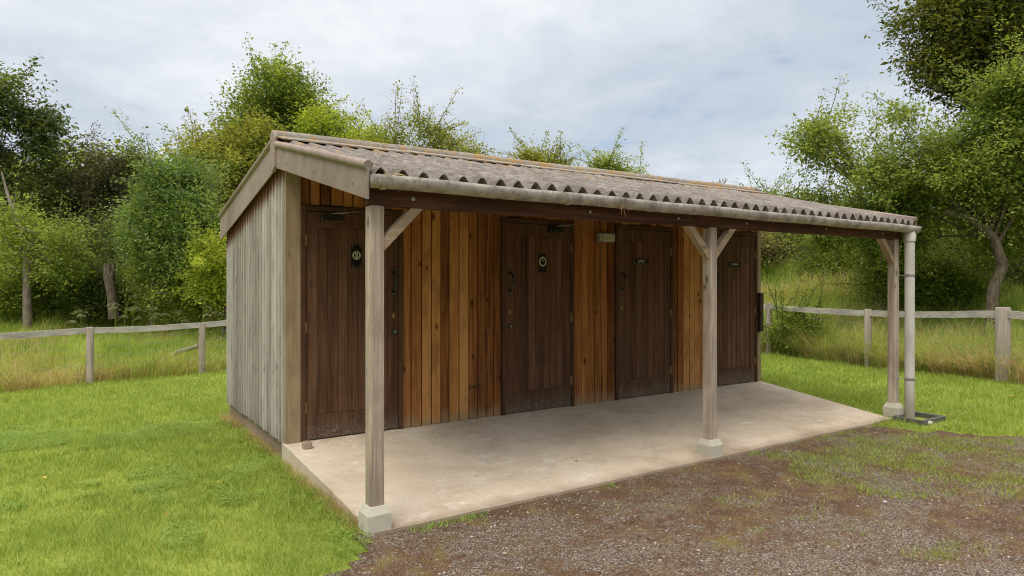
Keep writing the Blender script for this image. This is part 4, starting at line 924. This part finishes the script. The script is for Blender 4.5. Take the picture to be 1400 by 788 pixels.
for i, (px, d, h) in enumerate([(178, 16.5, .95), (160, 15.8, 1.1), (167, 16.8, 1.35), (212, 16, 1.0), (300, 14.8, 1.0), (276, 15.2, 1.3), (240, 16.2, .9), (112, 16, .9)]): hog(px, d, h, i)
# far wood plus an added unseen tree ring, as one mass
rng = np.random.default_rng(77); cs = []
for a_ in np.arange(50, 310, 3.2):     # unseen trees added round behind the viewer to block low sky light
    th = -YAW+rad(90)+rad(a_); dd = rng.uniform(20, 27)
    for _ in range(26):
        q = CAM+np.array([math.cos(th), math.sin(th), 0])*(dd+rng.uniform(-1.5, 1.5))+np.array([rng.normal(0, .8), rng.normal(0, .8), 0]); q[2] = float(gz(q[0], q[1]))+rng.random()**.8*(6.5+1.5*math.sin(a_*.21)); cs.append(q)
for px in np.linspace(-420, 1900, 62):
    d = rng.uniform(34, 44); tp = np.interp(px, [-400, 0, 300, 450, 600, 800, 950, 1100, 1300, 1900], [190, 215, 215, 235, 300, 310, 318, 315, 240, 200])+rng.uniform(-12, 12)
    for _ in range(34):
        q = at3(px+rng.normal(0, 22), 0, d); hh = (HOR-tp)/F_PX*d+1.4; q += FW*rng.uniform(-1.5, 1.5); q[2] = float(gz(q[0], q[1]))+rng.random()**.8*max(2, hh-float(gz(q[0], q[1]))); cs.append(q)
cs = np.array(cs); tag(np_mesh('distant_and_unseen_wood', leaves(cs, np.zeros_like(cs), np.full(len(cs), .75), 44, .36, rng), 4, MT['l_mid']), kind='stuff')

# ------------------------------------------------------------------ light and sky
SD_AZ = math.atan2(-.85, -.55); EL = rad(60)
W_ = bpy.data.worlds.new('World'); bpy.context.scene.world = W_; W_.use_nodes = True; t = W_.node_tree; N = t.nodes; Lk = t.links
bg = N['Background']; sky = N.new('ShaderNodeTexSky'); sky.sky_type = 'NISHITA'; sky.sun_disc = False; sky.sun_elevation = EL; sky.sun_rotation = SD_AZ
class WM(Mat):
    def __init__(s): s.t = t; s.N = N
s = WM()
gen = s.n('ShaderNodeTexCoord').outputs['Generated']; sx = s.xyz(gen); zz = s.math('MAXIMUM', sx[2], 0.0)
den = s.math('ADD', zz, .16); u = s.math('DIVIDE', sx[0], den); v = s.math('DIVIDE', sx[1], den)
pl = s.comb(u, v, 0.0)
c1 = s.noise(s.vmul(s.vadd(pl, (3.1, 1.7, 0)), (1.0, .75, 1)), .6, 6, .5, .4)
c2 = s.noise(s.vadd(pl, (9.0, 4.0, 2.0)), 2.6, 6, .62, .4)
f = s.math('ADD', s.math('MULTIPLY', c1, .7), s.math('MULTIPLY', c2, .3))
cl = s.ramp(f, [(.32, (.32, .365, .43)), (.45, (.41, .45, .505)), (.56, (.53, .555, .59)), (.68, (.70, .705, .71))])
hz = s.step(sx[2], .16, .0); cl = s.mix(s.math('MULTIPLY', hz, .5), cl, (.66, .70, .75))
bright = s.math('ADD', 1.0, s.math('MULTIPLY', s.step(sx[2], .42, .9), 2.1))
cl = s.n('ShaderNodeVectorMath', {0: cl, 'Scale': bright}, operation='SCALE').outputs[0]
sk = s.n('ShaderNodeVectorMath', {0: sky.outputs[0], 'Scale': 1.0}, operation='SCALE').outputs[0]
# clouds in Background-strength-0.1 units over the clear Nishita sky
cl10 = s.n('ShaderNodeVectorMath', {0: cl, 'Scale': 10.0}, operation='SCALE').outputs[0]
cl10 = s.mix(s.step(sx[2], .4, .8), cl10, s.mix(1.0, cl10, (1.13, .98, .89), 'MULTIPLY'))
fin = s.mix(s.math('MULTIPLY', s.step(f, .30, .42), .92), sk, cl10)
Lk.new(fin, bg.inputs['Color']); bg.inputs['Strength'].default_value = .1
sun = bpy.data.lights.new('sun', 'SUN'); sun.energy = 1.1; sun.angle = rad(26); sun.color = (1, .92, .78); so = bpy.data.objects.new('sun', sun); C.objects.link(so)
sd = np.array([math.sin(SD_AZ)*math.cos(EL), math.cos(SD_AZ)*math.cos(EL), math.sin(EL)])
from mathutils import Vector
so.rotation_euler = Vector(sd).to_track_quat('Z', 'Y').to_euler(); so.location = (-8, -6, 12)
# ------------------------------------------------------------------ camera
cam = bpy.data.cameras.new('camera'); co = bpy.data.objects.new('camera', cam); C.objects.link(co); bpy.context.scene.camera = co
co.location = CAM; co.rotation_euler = (math.pi/2, 0, -YAW); cam.sensor_width = 36; cam.lens = 36*F_PX/1400; cam.shift_y = -(394-HOR)/1400; cam.clip_end = 600
sc = bpy.context.scene; sc.view_settings.view_transform = 'Standard'; sc.view_settings.look = 'None'; sc.view_settings.exposure = 0.62; sc.view_settings.gamma = 1; sc.view_settings.use_curve_mapping = False
sc.cycles.use_denoising = True; sc.cycles.pixel_filter_type = 'BLACKMAN_HARRIS'; sc.cycles.filter_width = 1.05; sc.cycles.max_bounces = 6; sc.cycles.diffuse_bounces = 3; sc.cycles.transmission_bounces = 3
